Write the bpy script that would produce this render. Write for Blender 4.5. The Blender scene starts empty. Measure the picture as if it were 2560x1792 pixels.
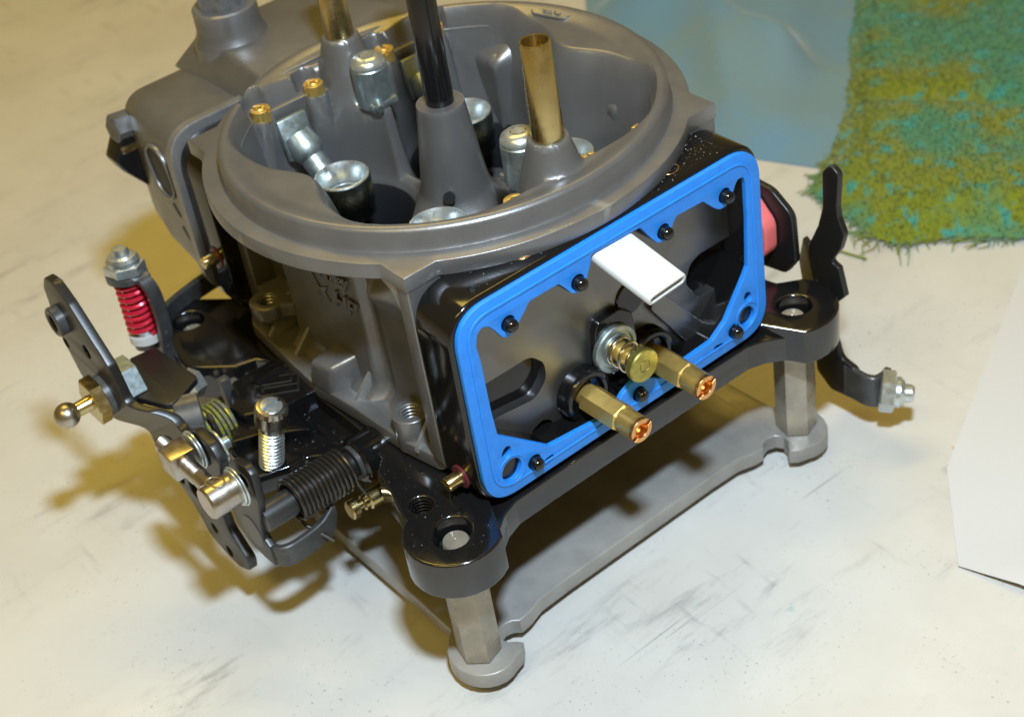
import bpy, bmesh, math, random
from math import sin, cos, pi, radians, hypot, exp, sqrt, atan2
from mathutils import Vector, Matrix

random.seed(7)
scn = bpy.context.scene
COL = scn.collection
MM = 0.001
ZT = 47.0            # carburettor datum (underside of flange) above the bench, mm

# ------------------------------------------------------------------ camera
cam_d = bpy.data.cameras.new('camera')
cam = bpy.data.objects.new('camera', cam_d)
COL.objects.link(cam)
cam_d.sensor_width = 36.0
cam_d.lens = 36.0 * 4040.56 / 2560.0
cam_d.clip_start = 0.02
cam_d.clip_end = 30.0
_r = Vector((0.62647449, 0.76720709, -0.13756086))
_u = Vector((-0.40551556, 0.4715363, 0.78307768))
_b = Vector((0.66564768, -0.43479512, 0.60651988))
_c = Vector((350.919, -220.145, 305.964 + ZT)) * MM
cam.matrix_world = Matrix(((_r.x, _u.x, _b.x, _c.x), (_r.y, _u.y, _b.y, _c.y), (_r.z, _u.z, _b.z, _c.z), (0, 0, 0, 1)))
cam_d.dof.use_dof = True
cam_d.dof.focus_distance = 0.428
cam_d.dof.aperture_fstop = 18.0
scn.camera = cam

# ------------------------------------------------------------------ light: warm room, white flash above the lens
world = bpy.data.worlds.new('World')
scn.world = world
world.use_nodes = True
bg = world.node_tree.nodes['Background']
bg.inputs['Color'].default_value = (1.0, 0.69, 0.17, 1)
bg.inputs['Strength'].default_value = 0.22

def area(name, loc, target, size, size_y, power, color):
    d = bpy.data.lights.new(name, 'AREA')
    d.shape = 'RECTANGLE'
    d.size = size
    d.size_y = size_y
    d.energy = power
    d.color = color
    o = bpy.data.objects.new(name, d)
    COL.objects.link(o)
    o.location = loc
    o.rotation_euler = (Vector(target) - Vector(loc)).to_track_quat('-Z', 'Y').to_euler()
    return o
area('camera_flash', (0.285, -0.125, 0.49), (0.045, 0.005, 0.05), 0.042, 0.028, 4.5, (0.66, 0.825, 1.0))
area('ceiling_lamp', (-0.75, 0.35, 1.7), (0, 0, 0.05), 1.2, 0.3, 12.0, (1.0, 0.70, 0.14))
area('ceiling_lamp', (0.45, -1.0, 1.7), (0, 0, 0.05), 1.2, 0.3, 10.0, (1.0, 0.70, 0.14))

vs = scn.view_settings
vs.view_transform = 'Standard'
vs.look = 'None'
vs.exposure = 0.0
vs.gamma = 1.0
vs.use_curve_mapping = False

# ------------------------------------------------------------------ materials
def mat(name, col, rough=0.5, metal=0.0, bump=0.0, bscale=900.0, var=0.0, vscale=60.0, rvar=0.0, coat=0.0, spec=0.5, trans=0.0, sss=0.0, wear=None, wscale=400, aniso=0.0, edge=None):
    m = bpy.data.materials.new(name)
    m.use_nodes = True
    nt = m.node_tree
    b = nt.nodes['Principled BSDF']
    b.inputs['Base Color'].default_value = (*col, 1)
    b.inputs['Roughness'].default_value = rough
    b.inputs['Metallic'].default_value = metal
    b.inputs['Specular IOR Level'].default_value = spec
    b.inputs['Coat Weight'].default_value = coat
    b.inputs['Anisotropic'].default_value = aniso
    if sss:
        b.inputs['Subsurface Weight'].default_value = sss
        b.inputs['Subsurface Radius'].default_value = (0.004, 0.004, 0.004)
    tc = nt.nodes.new('ShaderNodeTexCoord')
    geo = nt.nodes.new('ShaderNodeNewGeometry')
    def noise(scale, detail=6, rough_=0.6):
        n = nt.nodes.new('ShaderNodeTexNoise')
        n.inputs['Scale'].default_value = scale
        n.inputs['Detail'].default_value = detail
        n.inputs['Roughness'].default_value = rough_
        nt.links.new(tc.outputs['Object'], n.inputs['Vector'])
        return n
    colsock = None
    if var:
        n = noise(vscale)
        rp = nt.nodes.new('ShaderNodeMapRange')
        rp.inputs['From Min'].default_value = 0.3
        rp.inputs['From Max'].default_value = 0.7
        rp.inputs['To Min'].default_value = 1 - var
        rp.inputs['To Max'].default_value = 1 + var
        nt.links.new(n.outputs['Fac'], rp.inputs['Value'])
        mx = nt.nodes.new('ShaderNodeVectorMath')
        mx.operation = 'SCALE'
        mx.inputs[0].default_value = col
        nt.links.new(rp.outputs['Result'], mx.inputs['Scale'])
        colsock = mx.outputs['Vector']
    if wear:
        n = noise(wscale, 8, 0.7)
        rp = nt.nodes.new('ShaderNodeMapRange')
        rp.inputs['From Min'].default_value = wear[1]
        rp.inputs['From Max'].default_value = wear[1] + 0.06
        nt.links.new(n.outputs['Fac'], rp.inputs['Value'])
        mix = nt.nodes.new('ShaderNodeMix')
        mix.data_type = 'RGBA'
        mix.inputs['A'].default_value = (*col, 1)
        mix.inputs['B'].default_value = (*wear[0], 1)
        nt.links.new(rp.outputs['Result'], mix.inputs['Factor'])
        if colsock:
            nt.links.new(colsock, mix.inputs['A'])
        colsock = mix.outputs['Result']
    if colsock:
        nt.links.new(colsock, b.inputs['Base Color'])
    if edge:  # lightens polished edges and paints their bright highlight lines into the colour
        cr = nt.nodes.new('ShaderNodeMapRange')
        cr.inputs['From Min'].default_value = 0.53
        cr.inputs['From Max'].default_value = 0.62
        nt.links.new(geo.outputs['Pointiness'], cr.inputs['Value'])
        en = noise(260, 5, 0.7)
        em = nt.nodes.new('ShaderNodeMath')
        em.operation = 'MULTIPLY'
        nt.links.new(cr.outputs['Result'], em.inputs[0])
        nt.links.new(en.outputs['Fac'], em.inputs[1])
        mix = nt.nodes.new('ShaderNodeMix')
        mix.data_type = 'RGBA'
        mix.inputs['A'].default_value = (*col, 1)
        mix.inputs['B'].default_value = (*edge, 1)
        nt.links.new(em.outputs[0], mix.inputs['Factor'])
        if colsock:
            nt.links.new(colsock, mix.inputs['A'])
        colsock = mix.outputs['Result']
        nt.links.new(colsock, b.inputs['Base Color'])
    if rvar:
        n = noise(vscale * 2.3)
        rp = nt.nodes.new('ShaderNodeMapRange')
        rp.inputs['From Min'].default_value = 0.3
        rp.inputs['From Max'].default_value = 0.7
        rp.inputs['To Min'].default_value = max(0.02, rough - rvar)
        rp.inputs['To Max'].default_value = rough + rvar
        nt.links.new(n.outputs['Fac'], rp.inputs['Value'])
        nt.links.new(rp.outputs['Result'], b.inputs['Roughness'])
    if bump:
        n = noise(bscale, 4, 0.6)
        bp = nt.nodes.new('ShaderNodeBump')
        bp.inputs['Strength'].default_value = bump
        bp.inputs['Distance'].default_value = 0.0002
        nt.links.new(n.outputs['Fac'], bp.inputs['Height'])
        nt.links.new(bp.outputs['Normal'], b.inputs['Normal'])
    return m

M = {}
M['cast'] = mat('grey_cast_hardcoat', (0.172, 0.167, 0.164), 0.34, 0.6, bump=0.22, bscale=1400, var=0.10, vscale=70, rvar=0.05, wear=((0.30, 0.29, 0.28), 0.735), wscale=900, edge=(0.50, 0.49, 0.47))
M['black'] = mat('black_anodised', (0.050, 0.049, 0.051), 0.12, 0.9, spec=0.6, rvar=0.035, vscale=120, wear=((0.05, 0.047, 0.042), 0.735), wscale=1500)
M['blackm'] = mat('black_machined_base', (0.085, 0.084, 0.087), 0.13, 0.93, spec=0.6, rvar=0.035, vscale=120)
M['blackside'] = mat('black_machined', (0.014, 0.014, 0.015), 0.20, 0.0, spec=0.75)
M['floor'] = mat('black_milled_floor', (0.165, 0.162, 0.158), 0.34, 0.9, spec=0.6, bump=0.05, bscale=700, rvar=0.04, vscale=90)
M['satin'] = mat('black_oxide_satin', (0.013, 0.0125, 0.012), 0.34, 0.2, bump=0.06, bscale=1500, wear=((0.09, 0.085, 0.08), 0.70), wscale=700, edge=(0.20, 0.20, 0.20))
M['blue'] = mat('blue_gasket_rubber', (0.012, 0.195, 0.66), 0.50, 0.0, bump=0.5, bscale=1500, var=0.07, vscale=300, wear=((0.07, 0.35, 0.80), 0.68), wscale=1300)
M['brass'] = mat('brass', (0.70, 0.48, 0.14), 0.34, 0.8, bump=0.05, bscale=900, var=0.15, vscale=120, rvar=0.08)
M['brass_end'] = mat('brass_turned', (0.78, 0.42, 0.16), 0.30, 1.0, var=0.1, vscale=200)
M['gold'] = mat('gold_chromate', (0.54, 0.44, 0.22), 0.25, 1.0, var=0.16, vscale=110, rvar=0.07)
M['olive'] = mat('olive_chromate', (0.40, 0.36, 0.10), 0.38, 0.9, var=0.25, vscale=350, wear=((0.14, 0.10, 0.05), 0.63), wscale=500)
M['zinc'] = mat('zinc_plate', (0.58, 0.63, 0.64), 0.30, 0.85, var=0.15, vscale=200, rvar=0.08)
M['zincdull'] = mat('zinc_dull', (0.34, 0.40, 0.41), 0.42, 0.9, bump=0.25, bscale=900, var=0.22, vscale=220, rvar=0.1)
M['zincrough'] = mat('zinc_rough_cast', (0.20, 0.25, 0.27), 0.25, 1.0, bump=0.9, bscale=900, var=0.35, vscale=500)
M['steel'] = mat('stainless', (0.46, 0.42, 0.37), 0.30, 1.0, var=0.1, vscale=150, rvar=0.06)
M['darksteel'] = mat('dark_spring_steel', (0.075, 0.07, 0.065), 0.28, 0.85)
M['wire'] = mat('bright_wire', (0.62, 0.62, 0.60), 0.2, 1.0)
M['legsteel'] = mat('worn_nickel_hex', (0.33, 0.295, 0.235), 0.34, 0.5, bump=0.2, bscale=600, var=0.25, vscale=110, rvar=0.12, wear=((0.10, 0.075, 0.055), 0.66), wscale=170)
M['alu'] = mat('grey_stand_plate', (0.30, 0.287, 0.265), 0.40, 0.3, bump=0.15, bscale=500, var=0.22, vscale=45, rvar=0.12, wear=((0.20, 0.12, 0.07), 0.70), wscale=60)
M['red'] = mat('red_spring', (0.62, 0.02, 0.05), 0.26, 0.35, wear=((0.6, 0.5, 0.5), 0.66), wscale=500)
M['yellow'] = mat('yellow_paint_spring', (0.36, 0.36, 0.05), 0.30, 0.5, wear=((0.22, 0.22, 0.18), 0.48), wscale=400)
M['white'] = mat('white_plastic', (0.56, 0.56, 0.545), 0.42, 0.0, sss=0.2)
M['pink'] = mat('pink_plastic', (0.78, 0.16, 0.15), 0.4, 0.0, sss=0.1)
M['maroon'] = mat('maroon_washer', (0.10, 0.012, 0.022), 0.4)
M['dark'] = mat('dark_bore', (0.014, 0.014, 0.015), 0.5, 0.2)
M['tubeblack'] = mat('black_stud', (0.006, 0.006, 0.007), 0.16, 0.0, spec=0.6)

def bench_material():
    m = bpy.data.materials.new('stained_white_bench')
    m.use_nodes = True
    nt = m.node_tree
    b = nt.nodes['Principled BSDF']
    b.inputs['Roughness'].default_value = 0.42
    tc = nt.nodes.new('ShaderNodeTexCoord')
    def mapping(scale, rot=0, loc=(0, 0, 0)):
        mp = nt.nodes.new('ShaderNodeMapping')
        mp.inputs['Scale'].default_value = scale
        mp.inputs['Rotation'].default_value = (0, 0, rot)
        mp.inputs['Location'].default_value = loc
        nt.links.new(tc.outputs['Object'], mp.inputs['Vector'])
        return mp
    def noise(mp, scale, detail=8, rough=0.65, dist=0.0):
        n = nt.nodes.new('ShaderNodeTexNoise')
        n.inputs['Scale'].default_value = scale
        n.inputs['Detail'].default_value = detail
        n.inputs['Roughness'].default_value = rough
        n.inputs['Distortion'].default_value = dist
        nt.links.new(mp.outputs['Vector'], n.inputs['Vector'])
        return n.outputs['Fac']
    def rng(sock, a, c, lo=0.0, hi=1.0):
        r = nt.nodes.new('ShaderNodeMapRange')
        r.interpolation_type = 'SMOOTHSTEP'
        r.inputs['From Min'].default_value = a
        r.inputs['From Max'].default_value = c
        r.inputs['To Min'].default_value = lo
        r.inputs['To Max'].default_value = hi
        nt.links.new(sock, r.inputs['Value'])
        return r.outputs['Result']
    def mul(a, c):
        n = nt.nodes.new('ShaderNodeMath')
        n.operation = 'MULTIPLY'
        nt.links.new(a, n.inputs[0])
        if isinstance(c, float):
            n.inputs[1].default_value = c
        else:
            nt.links.new(c, n.inputs[1])
        return n.outputs[0]
    def mix(fac, A, B):
        n = nt.nodes.new('ShaderNodeMix')
        n.data_type = 'RGBA'
        nt.links.new(fac, n.inputs['Factor'])
        if isinstance(A, tuple):
            n.inputs['A'].default_value = (*A, 1)
        else:
            nt.links.new(A, n.inputs['A'])
        n.inputs['B'].default_value = (*B, 1)
        return n.outputs['Result']
    iso = mapping((1, 1, 1))
    s = mix(rng(noise(iso, 9, 5), 0.35, 0.7), (0.56, 0.55, 0.52), (0.49, 0.475, 0.44))
    # broad rubbed-in grey grime, streaked along one direction
    st = mapping((1, 0.22, 1), radians(52))
    g1 = mul(rng(noise(st, 95, 10, 0.75), 0.50, 0.76), rng(noise(iso, 15, 5), 0.42, 0.62))
    s = mix(mul(g1, 0.75), s, (0.15, 0.15, 0.155))
    st2 = mapping((0.16, 1, 1), radians(20))
    g2 = mul(rng(noise(st2, 150, 9, 0.72), 0.55, 0.74), rng(noise(iso, 17, 3), 0.44, 0.60))
    s = mix(mul(g2, 0.65), s, (0.26, 0.25, 0.25))
    # speckle of dark grit
    g3 = mul(rng(noise(iso, 800, 3, 0.5), 0.64, 0.70), rng(noise(iso, 26, 3), 0.48, 0.58))
    s = mix(mul(g3, 0.45), s, (0.10, 0.10, 0.10))
    # thin scratches
    for rot, off in ((radians(28), (3, 1, 0)), (radians(-47), (7, 2, 0)), (radians(75), (1, 9, 0))):
        mp = mapping((1, 0.03, 1), rot, off)
        w = rng(noise(mp, 300, 2, 0.4, 0.2), 0.70, 0.72)
        s = mix(mul(mul(w, rng(noise(iso, 13, 2), 0.54, 0.64)), 0.40), s, (0.17, 0.17, 0.18))
    # brown and teal spots
    g4 = mul(rng(noise(mapping((1, 1, 1), 0, (5, 3, 0)), 150, 5), 0.66, 0.72), rng(noise(mapping((1, 1, 1), 0, (2, 8, 0)), 14, 2), 0.60, 0.66))
    s = mix(mul(g4, 0.75), s, (0.42, 0.22, 0.07))
    g5 = mul(rng(noise(mapping((1, 1, 1), 0, (9, 4, 0)), 120, 5), 0.60, 0.72), rng(noise(mapping((1, 1, 1), 0, (6, 6, 0)), 12, 2), 0.62, 0.68))
    s = mix(mul(g5, 0.45), s, (0.12, 0.36, 0.34))
    nt.links.new(s, b.inputs['Base Color'])
    bp = nt.nodes.new('ShaderNodeBump')
    bp.inputs['Strength'].default_value = 0.12
    bp.inputs['Distance'].default_value = 0.0005
    nt.links.new(noise(iso, 300, 4), bp.inputs['Height'])
    nt.links.new(bp.outputs['Normal'], b.inputs['Normal'])
    return m
M['bench'] = bench_material()

# ------------------------------------------------------------------ mesh helpers (millimetres in the carburettor frame)
class MB:
    def __init__(self):
        self.v = []
        self.f = []
    def add(self, v, f):
        o = len(self.v)
        self.v += [tuple(p) for p in v]
        self.f += [tuple(i + o for i in q) for q in f]
        return self

def link(name, me, mt, parent):
    o = bpy.data.objects.new(name, me)
    COL.objects.link(o)
    me.materials.append(M[mt] if isinstance(mt, str) else mt)
    if parent is not None:
        o.parent = parent
        if parent.parent is None:
            o.matrix_parent_inverse = Matrix.Translation(-Vector(parent.location))
    return o

def build(name, mb, mt, parent=None, angle=34, origin=None):
    me = bpy.data.meshes.new(name)
    og = Vector(origin) if origin else Vector((0, 0, 0))
    me.from_pydata([((x - og.x) * MM, (y - og.y) * MM, (z + ZT - og.z) * MM) for x, y, z in mb.v], [], mb.f)
    bm = bmesh.new()
    bm.from_mesh(me)
    bmesh.ops.remove_doubles(bm, verts=bm.verts, dist=1e-6)
    bmesh.ops.recalc_face_normals(bm, faces=bm.faces)
    bm.to_mesh(me)
    bm.free()
    me.shade_smooth()
    me.set_sharp_from_angle(angle=radians(angle))
    me.update()
    o = link(name, me, mt, parent)
    if origin:
        o.location = og * MM
    return o

def frame(origin, axis, up=None):
    w = Vector(axis).normalized()
    ref = Vector(up) if up else (Vector((0, 0, 1)) if abs(w.z) < 0.9 else Vector((1, 0, 0)))
    u = ref.cross(w).normalized()
    v = w.cross(u)
    o = Vector(origin)
    return lambda p: o + u * p[0] + v * p[1] + w * p[2]

def FX(x):  # (y,z) plane at x, w along +x
    return lambda p: Vector((x + p[2], p[0], p[1]))
def FY(y):  # (x,z) plane at y, w along -y
    return lambda p: Vector((p[0], y - p[2], p[1]))
def FZ(z):
    return lambda p: Vector((p[0], p[1], z + p[2]))

def lathe(mb, F, prof, n=40, close=False):
    v, f = [], []
    for r, h in prof:
        for k in range(n):
            a = 2 * pi * k / n
            v.append(F((r * cos(a), r * sin(a), h)))
    m = len(prof)
    for i in range(m - 1 if not close else m):
        j = (i + 1) % m
        for k in range(n):
            l = (k + 1) % n
            f.append((i * n + k, i * n + l, j * n + l, j * n + k))
    if not close:
        if prof[0][0] > 1e-6:
            f.append(tuple(range(n))[::-1])
        if prof[-1][0] > 1e-6:
            f.append(tuple((m - 1) * n + k for k in range(n)))
    mb.add(v, f)
    return mb

def cyl(mb, F, r, h0, h1, n=32, ch=0.4):
    return lathe(mb, F, [(r - ch, h0), (r, h0 + ch), (r, h1 - ch), (r - ch, h1)], n)

def ring(mb, F, r0, r1, h0, h1, n=40, ch=0.25):
    return lathe(mb, F, [(r0, h0 + ch), (r0 + ch, h0), (r1 - ch, h0), (r1, h0 + ch), (r1, h1 - ch), (r1 - ch, h1), (r0 + ch, h1), (r0, h1 - ch)], n, True)

def fillet(pts, rad, seg=6):
    out = []
    n = len(pts)
    for i in range(n):
        p0, p1, p2 = Vector(pts[i - 1][:2]), Vector(pts[i][:2]), Vector(pts[(i + 1) % n][:2])
        r = pts[i][2] if len(pts[i]) > 2 else rad
        a, b = (p0 - p1), (p2 - p1)
        la, lb = a.length, b.length
        if r < 1e-4 or la < 1e-6 or lb < 1e-6:
            out.append((p1.x, p1.y))
            continue
        a /= la
        b /= lb
        ang = math.acos(max(-1, min(1, a.dot(b))))
        if ang > pi - 0.02 or ang < 0.02:
            out.append((p1.x, p1.y))
            continue
        d = min(r / math.tan(ang / 2), la * 0.49, lb * 0.49)
        s, e = p1 + a * d, p1 + b * d
        for k in range(seg + 1):
            t = k / seg
            q = s * (1 - t) ** 2 + p1 * 2 * t * (1 - t) + e * t * t
            out.append((q.x, q.y))
    return out

def circle(cx, cy, r, n=28, rx=None, rot=0):
    ry = r
    rx = rx or r
    return [(cx + rx * cos(2 * pi * k / n) * cos(rot) - ry * sin(2 * pi * k / n) * sin(rot), cy + rx * cos(2 * pi * k / n) * sin(rot) + ry * sin(2 * pi * k / n) * cos(rot)) for k in range(n)]

def slot(cx, cy, r, L, ang, n=10):
    pts = []
    for s, a0 in ((1, -pi / 2), (-1, pi / 2)):
        for k in range(n + 1):
            a = a0 + pi * k / n
            x, y = s * L / 2 + r * cos(a), r * sin(a)
            pts.append((cx + x * cos(ang) - y * sin(ang), cy + x * sin(ang) + y * cos(ang)))
    return pts

def plate_mesh(outline, holes, F, t, bev=0.3, res=2):
    """flat plate with holes: outline/holes are 2D loops, thickness t along +w from 0"""
    cu = bpy.data.curves.new('c', 'CURVE')
    cu.dimensions = '2D'
    cu.fill_mode = 'BOTH'
    cu.extrude = max(t / 2 - bev, 1e-4)
    cu.bevel_depth = bev
    cu.bevel_resolution = res
    cu.offset = -bev
    for lp in [outline] + list(holes):
        sp = cu.splines.new('POLY')
        sp.points.add(len(lp) - 1)
        for p, q in zip(sp.points, lp):
            p.co = (q[0], q[1], 0, 1)
        sp.use_cyclic_u = True
    o = bpy.data.objects.new('c', cu)
    COL.objects.link(o)
    dg = bpy.context.evaluated_depsgraph_get()
    me = bpy.data.meshes.new_from_object(o.evaluated_get(dg))
    v = [F((p.co.x, p.co.y, p.co.z + t / 2)) for p in me.vertices]
    f = [tuple(p.vertices) for p in me.polygons]
    bpy.data.objects.remove(o)
    bpy.data.curves.remove(cu)
    bpy.data.meshes.remove(me)
    return v, f

def plate(mb, outline, holes, F, t, bev=0.3, res=2):
    return mb.add(*plate_mesh(outline, holes, F, t, bev, res))

def box(mb, x0, x1, y0, y1, z0, z1, bev=0.4, seg=2, F=None):
    bm = bmesh.new()
    bmesh.ops.create_cube(bm, size=1)
    for v in bm.verts:
        v.co = Vector(((x0 + x1) / 2 + v.co.x * (x1 - x0), (y0 + y1) / 2 + v.co.y * (y1 - y0), (z0 + z1) / 2 + v.co.z * (z1 - z0)))
    if bev:
        bmesh.ops.bevel(bm, geom=bm.edges[:], offset=bev, segments=seg, profile=0.5, affect='EDGES')
    bm.verts.index_update()
    mb.add([F(v.co) if F else v.co.copy() for v in bm.verts], [tuple(v.index for v in f.verts) for f in bm.faces])
    bm.free()
    return mb

def hexa(mb, F, r, h0, h1, ch=0.5):
    v, f = [], []
    prof = [(r - ch, h0), (r, h0 + ch * 0.6), (r, h1 - ch * 0.6), (r - ch, h1)]
    return lathe(mb, F, prof, 6)

def tube(mb, path, r, n=10, closed=False, cap=True):
    P = [Vector(p) for p in path]
    m = len(P)
    v, f = [], []
    t0 = (P[1] - P[0]).normalized()
    ref = Vector((0, 0, 1)) if abs(t0.z) < 0.9 else Vector((1, 0, 0))
    u = t0.cross(ref).normalized()
    for i in range(m):
        t = (P[min(i + 1, m - 1)] - P[max(i - 1, 0)]).normalized()
        u = (u - t * u.dot(t)).normalized()
        w = t.cross(u)
        rr = r[i] if isinstance(r, (list, tuple)) else r
        for k in range(n):
            a = 2 * pi * k / n
            v.append(P[i] + (u * cos(a) + w * sin(a)) * rr)
    for i in range(m - 1):
        for k in range(n):
            l = (k + 1) % n
            f.append((i * n + k, i * n + l, (i + 1) * n + l, (i + 1) * n + k))
    if cap:
        f.append(tuple(range(n))[::-1])
        f.append(tuple((m - 1) * n + k for k in range(n)))
    mb.add(v, f)
    return mb

def helix(F, r, h0, h1, turns, per=20, lead_a=0.0):
    n = int(turns * per)
    return [F((r * cos(lead_a + 2 * pi * turns * i / n), r * sin(lead_a + 2 * pi * turns * i / n), h0 + (h1 - h0) * i / n)) for i in range(n + 1)]

def strip(mb, path, width, thick, wdir, bev=0.35):
    """bent sheet-metal strip: path of centre points, widths per point along wdir"""
    P = [Vector(p) for p in path]
    W = Vector(wdir).normalized()
    v, f = [], []
    m = len(P)
    for i in range(m):
        t = (P[min(i + 1, m - 1)] - P[max(i - 1, 0)]).normalized()
        nrm = t.cross(W).normalized()
        wd = width[i] if isinstance(width, (list, tuple)) else width
        h = thick / 2
        b = min(bev, h * 0.8)
        for a, c in ((-wd / 2 + b, -h), (wd / 2 - b, -h), (wd / 2, -h + b), (wd / 2, h - b), (wd / 2 - b, h), (-wd / 2 + b, h), (-wd / 2, h - b), (-wd / 2, -h + b)):
            v.append(P[i] + W * a + nrm * c)
    for i in range(m - 1):
        for k in range(8):
            l = (k + 1) % 8
            f.append((i * 8 + k, i * 8 + l, (i + 1) * 8 + l, (i + 1) * 8 + k))
    f.append(tuple(range(8))[::-1])
    f.append(tuple((m - 1) * 8 + k for k in range(8)))
    mb.add(v, f)
    return mb

def smooth_path(pts, per=6):
    """Catmull-Rom through 3D points"""
    P = [Vector(p) for p in pts]
    P = [P[0] * 2 - P[1]] + P + [P[-1] * 2 - P[-2]]
    out = []
    for i in range(1, len(P) - 2):
        for k in range(per):
            t = k / per
            a, b, c, d = P[i - 1], P[i], P[i + 1], P[i + 2]
            out.append(0.5 * ((2 * b) + (c - a) * t + (2 * a - 5 * b + 4 * c - d) * t * t + (3 * b - a - 3 * c + d) * t ** 3))
    out.append(P[-2])
    return out

def text_mesh(mb, s, size, F, depth, align='CENTER', shear=0.0):
    cu = bpy.data.curves.new('t', 'FONT')
    cu.body = s
    cu.size = size
    cu.extrude = depth / 2
    cu.bevel_depth = depth * 0.15
    cu.align_x = align
    cu.align_y = 'CENTER'
    cu.shear = shear
    cu.resolution_u = 3
    o = bpy.data.objects.new('t', cu)
    COL.objects.link(o)
    dg = bpy.context.evaluated_depsgraph_get()
    me = bpy.data.meshes.new_from_object(o.evaluated_get(dg))
    mb.add([F((p.co.x, p.co.y, p.co.z)) for p in me.vertices], [tuple(p.vertices) for p in me.polygons])
    bpy.data.objects.remove(o)
    bpy.data.curves.remove(cu)
    bpy.data.meshes.remove(me)
    return mb

def empty(name, loc_mm, label, cat, group=None):
    o = bpy.data.objects.new(name, None)
    COL.objects.link(o)
    o.location = Vector((loc_mm[0], loc_mm[1], loc_mm[2] + ZT)) * MM
    o['label'] = label
    o['category'] = cat
    if group:
        o['group'] = group
    return o

def sstep(a, b, x):
    t = max(0.0, min(1.0, (x - a) / (b - a)))
    return t * t * (3 - 2 * t)

# ================================================================== SETTING
bm_ = MB()
n = 60
v, f = [], []
for i in range(2):
    for j in range(2):
        v.append((-1500 + 3000 * i, -1200 + 2700 * j, -ZT))
bm_.add(v, [(0, 2, 3, 1)])
bench = build('workbench_top', bm_, 'bench')
bench['kind'] = 'structure'
bench['label'] = 'white laminate workbench top with grey grime, scratches and brown spots'

# ================================================================== STAND
stand = empty('carburetor_stand', (0, 0, -ZT), 'grey metal display stand plate on four hex standoffs under the carburetor', 'stand')
corner = [(68.6, -30), (69.0, -41), (70.9, -46.8), (71.2, -50.4), (69.6, -52.0), (68.9, -54.6), (69.8, -57.2), (72.2, -58.6), (74.8, -58.0), (76.6, -56.0), (78.2, -54.9), (80.4, -57.2)]
for k in range(11):
    a = radians(26 - k * 15.3)
    corner.append((71.4 + 11.0 * cos(a), -64.6 + 9.8 * sin(a)))
corner += [(61.5, -69.5), (59, -66.8), (40, -66.3)]
ol = []
ol += corner
ol += [(-x, y) for x, y in corner[::-1]]
ol += [(-x, -y) for x, y in corner]
ol += [(x, -y) for x, y in corner[::-1]]
mb = MB()
plate(mb, ol, [circle(0, 0, 34, 48)], FZ(-43.5), 5.5, 0.5)
build('base_plate', mb, 'alu', stand)
SX, SY = 71.4, 65.5
for sx in (1, -1):
    for sy in (-1, 1):
        mb = MB()
        F = frame((sx * SX, sy * SY, -38.0), (0, 0, 1), (cos(0.3), sin(0.3), 0))
        hexa(mb, F, 6.4, 0.0, 33.2, 0.8)
        lathe(mb, F, [(4.5, 33.0), (5.0, 33.8), (5.0, 35.5), (4.5, 35.65)], 28)
        leg = build('standoff_leg', mb, 'legsteel', stand)
        mb = MB()
        lathe(mb, F, [(3.9, 35), (3.9, 43.3), (3.5, 43.9), (0.6, 43.95), (0.35, 43.7), (0, 43.7)], 28)
        build('stud', mb, 'legsteel', leg)
        mb = MB()
        cyl(mb, frame((sx * SX, sy * SY, -47.0), (0, 0, 1)), 6.0, 0.02, 3.6, 6, 0.5)
        build('foot_bolt_head', mb, 'legsteel', leg)

# ================================================================== CARBURETOR
carb = empty('carburetor', (0, 0, 0), 'grey four barrel carburetor with its rear fuel bowl removed and blue gasket showing', 'carburetor')

# ---------------------------------------------------------------- throttle body (black)
def ear_arc(cx, cy, r, a0, a1, n=14):
    return [(cx + r * cos(radians(a0 + (a1 - a0) * k / n)), cy + r * sin(radians(a0 + (a1 - a0) * k / n))) for k in range(n + 1)]
tb = MB()
R = 14.2
near = [(64.5, -45), (66, -50)] + ear_arc(SX, -SY, R, 32, -150) + [(57, -72.2), (46, -68.5), (37, -66.5), (33, -62)]
left_far = [(-36, -62), (-38, -68.5), (-47, -77), (-50, -79.5)] + ear_arc(-SX + 2, -SY, R + 0.5, -62, -205) + [(-70, -48), (-66, -42)]
ol = [(64.5, 0)] + [(64.5, -30)] + near + [(20, -59), (-10, -59), (-32, -60)] + left_far + [(-66, 42), (-68, 48)] + ear_arc(-SX, SY, R, 200, 62) + [(-55, 70), (-36, 62), (36, 62), (55, 70), (60, 71)] + ear_arc(SX, SY, R, 118, -32) + [(66, 50), (64.5, 45), (64.5, 20)]
holes = []
for sx in (1, -1):
    for sy in (1, -1):
        holes.append(slot(sx * (SX + 0.9), sy * (SY + 1.0), 5.0, 2.4, atan2(sy, sx)) if (sx, sy) == (1, -1) else slot(sx * (SX + 0.5), sy * (SY + 0.4), 4.9, 0.8, atan2(sy, sx)))
holes += [circle(sx * 24, sy * 23.5, 21, 40) for sx in (1, -1) for sy in (1, -1)]
holes.append(circle(57.2, -65.8, 3.4, 24))
plate(tb, ol, holes, FZ(-2.4), 12.4, 0.7, 3)
# front web (lower ledge between the ears)
web = [(60, -40), (60, -56), (72, -57), (79.5, -57.5), (74.5, -50.5, 3), (72.6, -45, 4), (72.4, -30), (72.4, 30), (72.6, 45, 4), (74.5, 50.5, 3), (79.5, 57.5), (72, 57), (60, 56), (60, 40)]
plate(tb, fillet(web, 0.3), [], FZ(-2.3), 8.9, 0.5)
throttle = build('throttle_body', tb, 'blackm', carb)
mb = MB()
for k in range(7):
    ring(mb, frame((57.2, -65.8, 9.2 - k * 1.15), (0, 0, 1)), 2.75, 3.5, -0.55, 0.0, 24, 0.22)
lathe(mb, frame((57.2, -65.8, 0.5), (0, 0, 1)), [(3.5, 0), (0, 0.1)], 24)
build('threaded_hole', mb, 'black', throttle)
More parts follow.
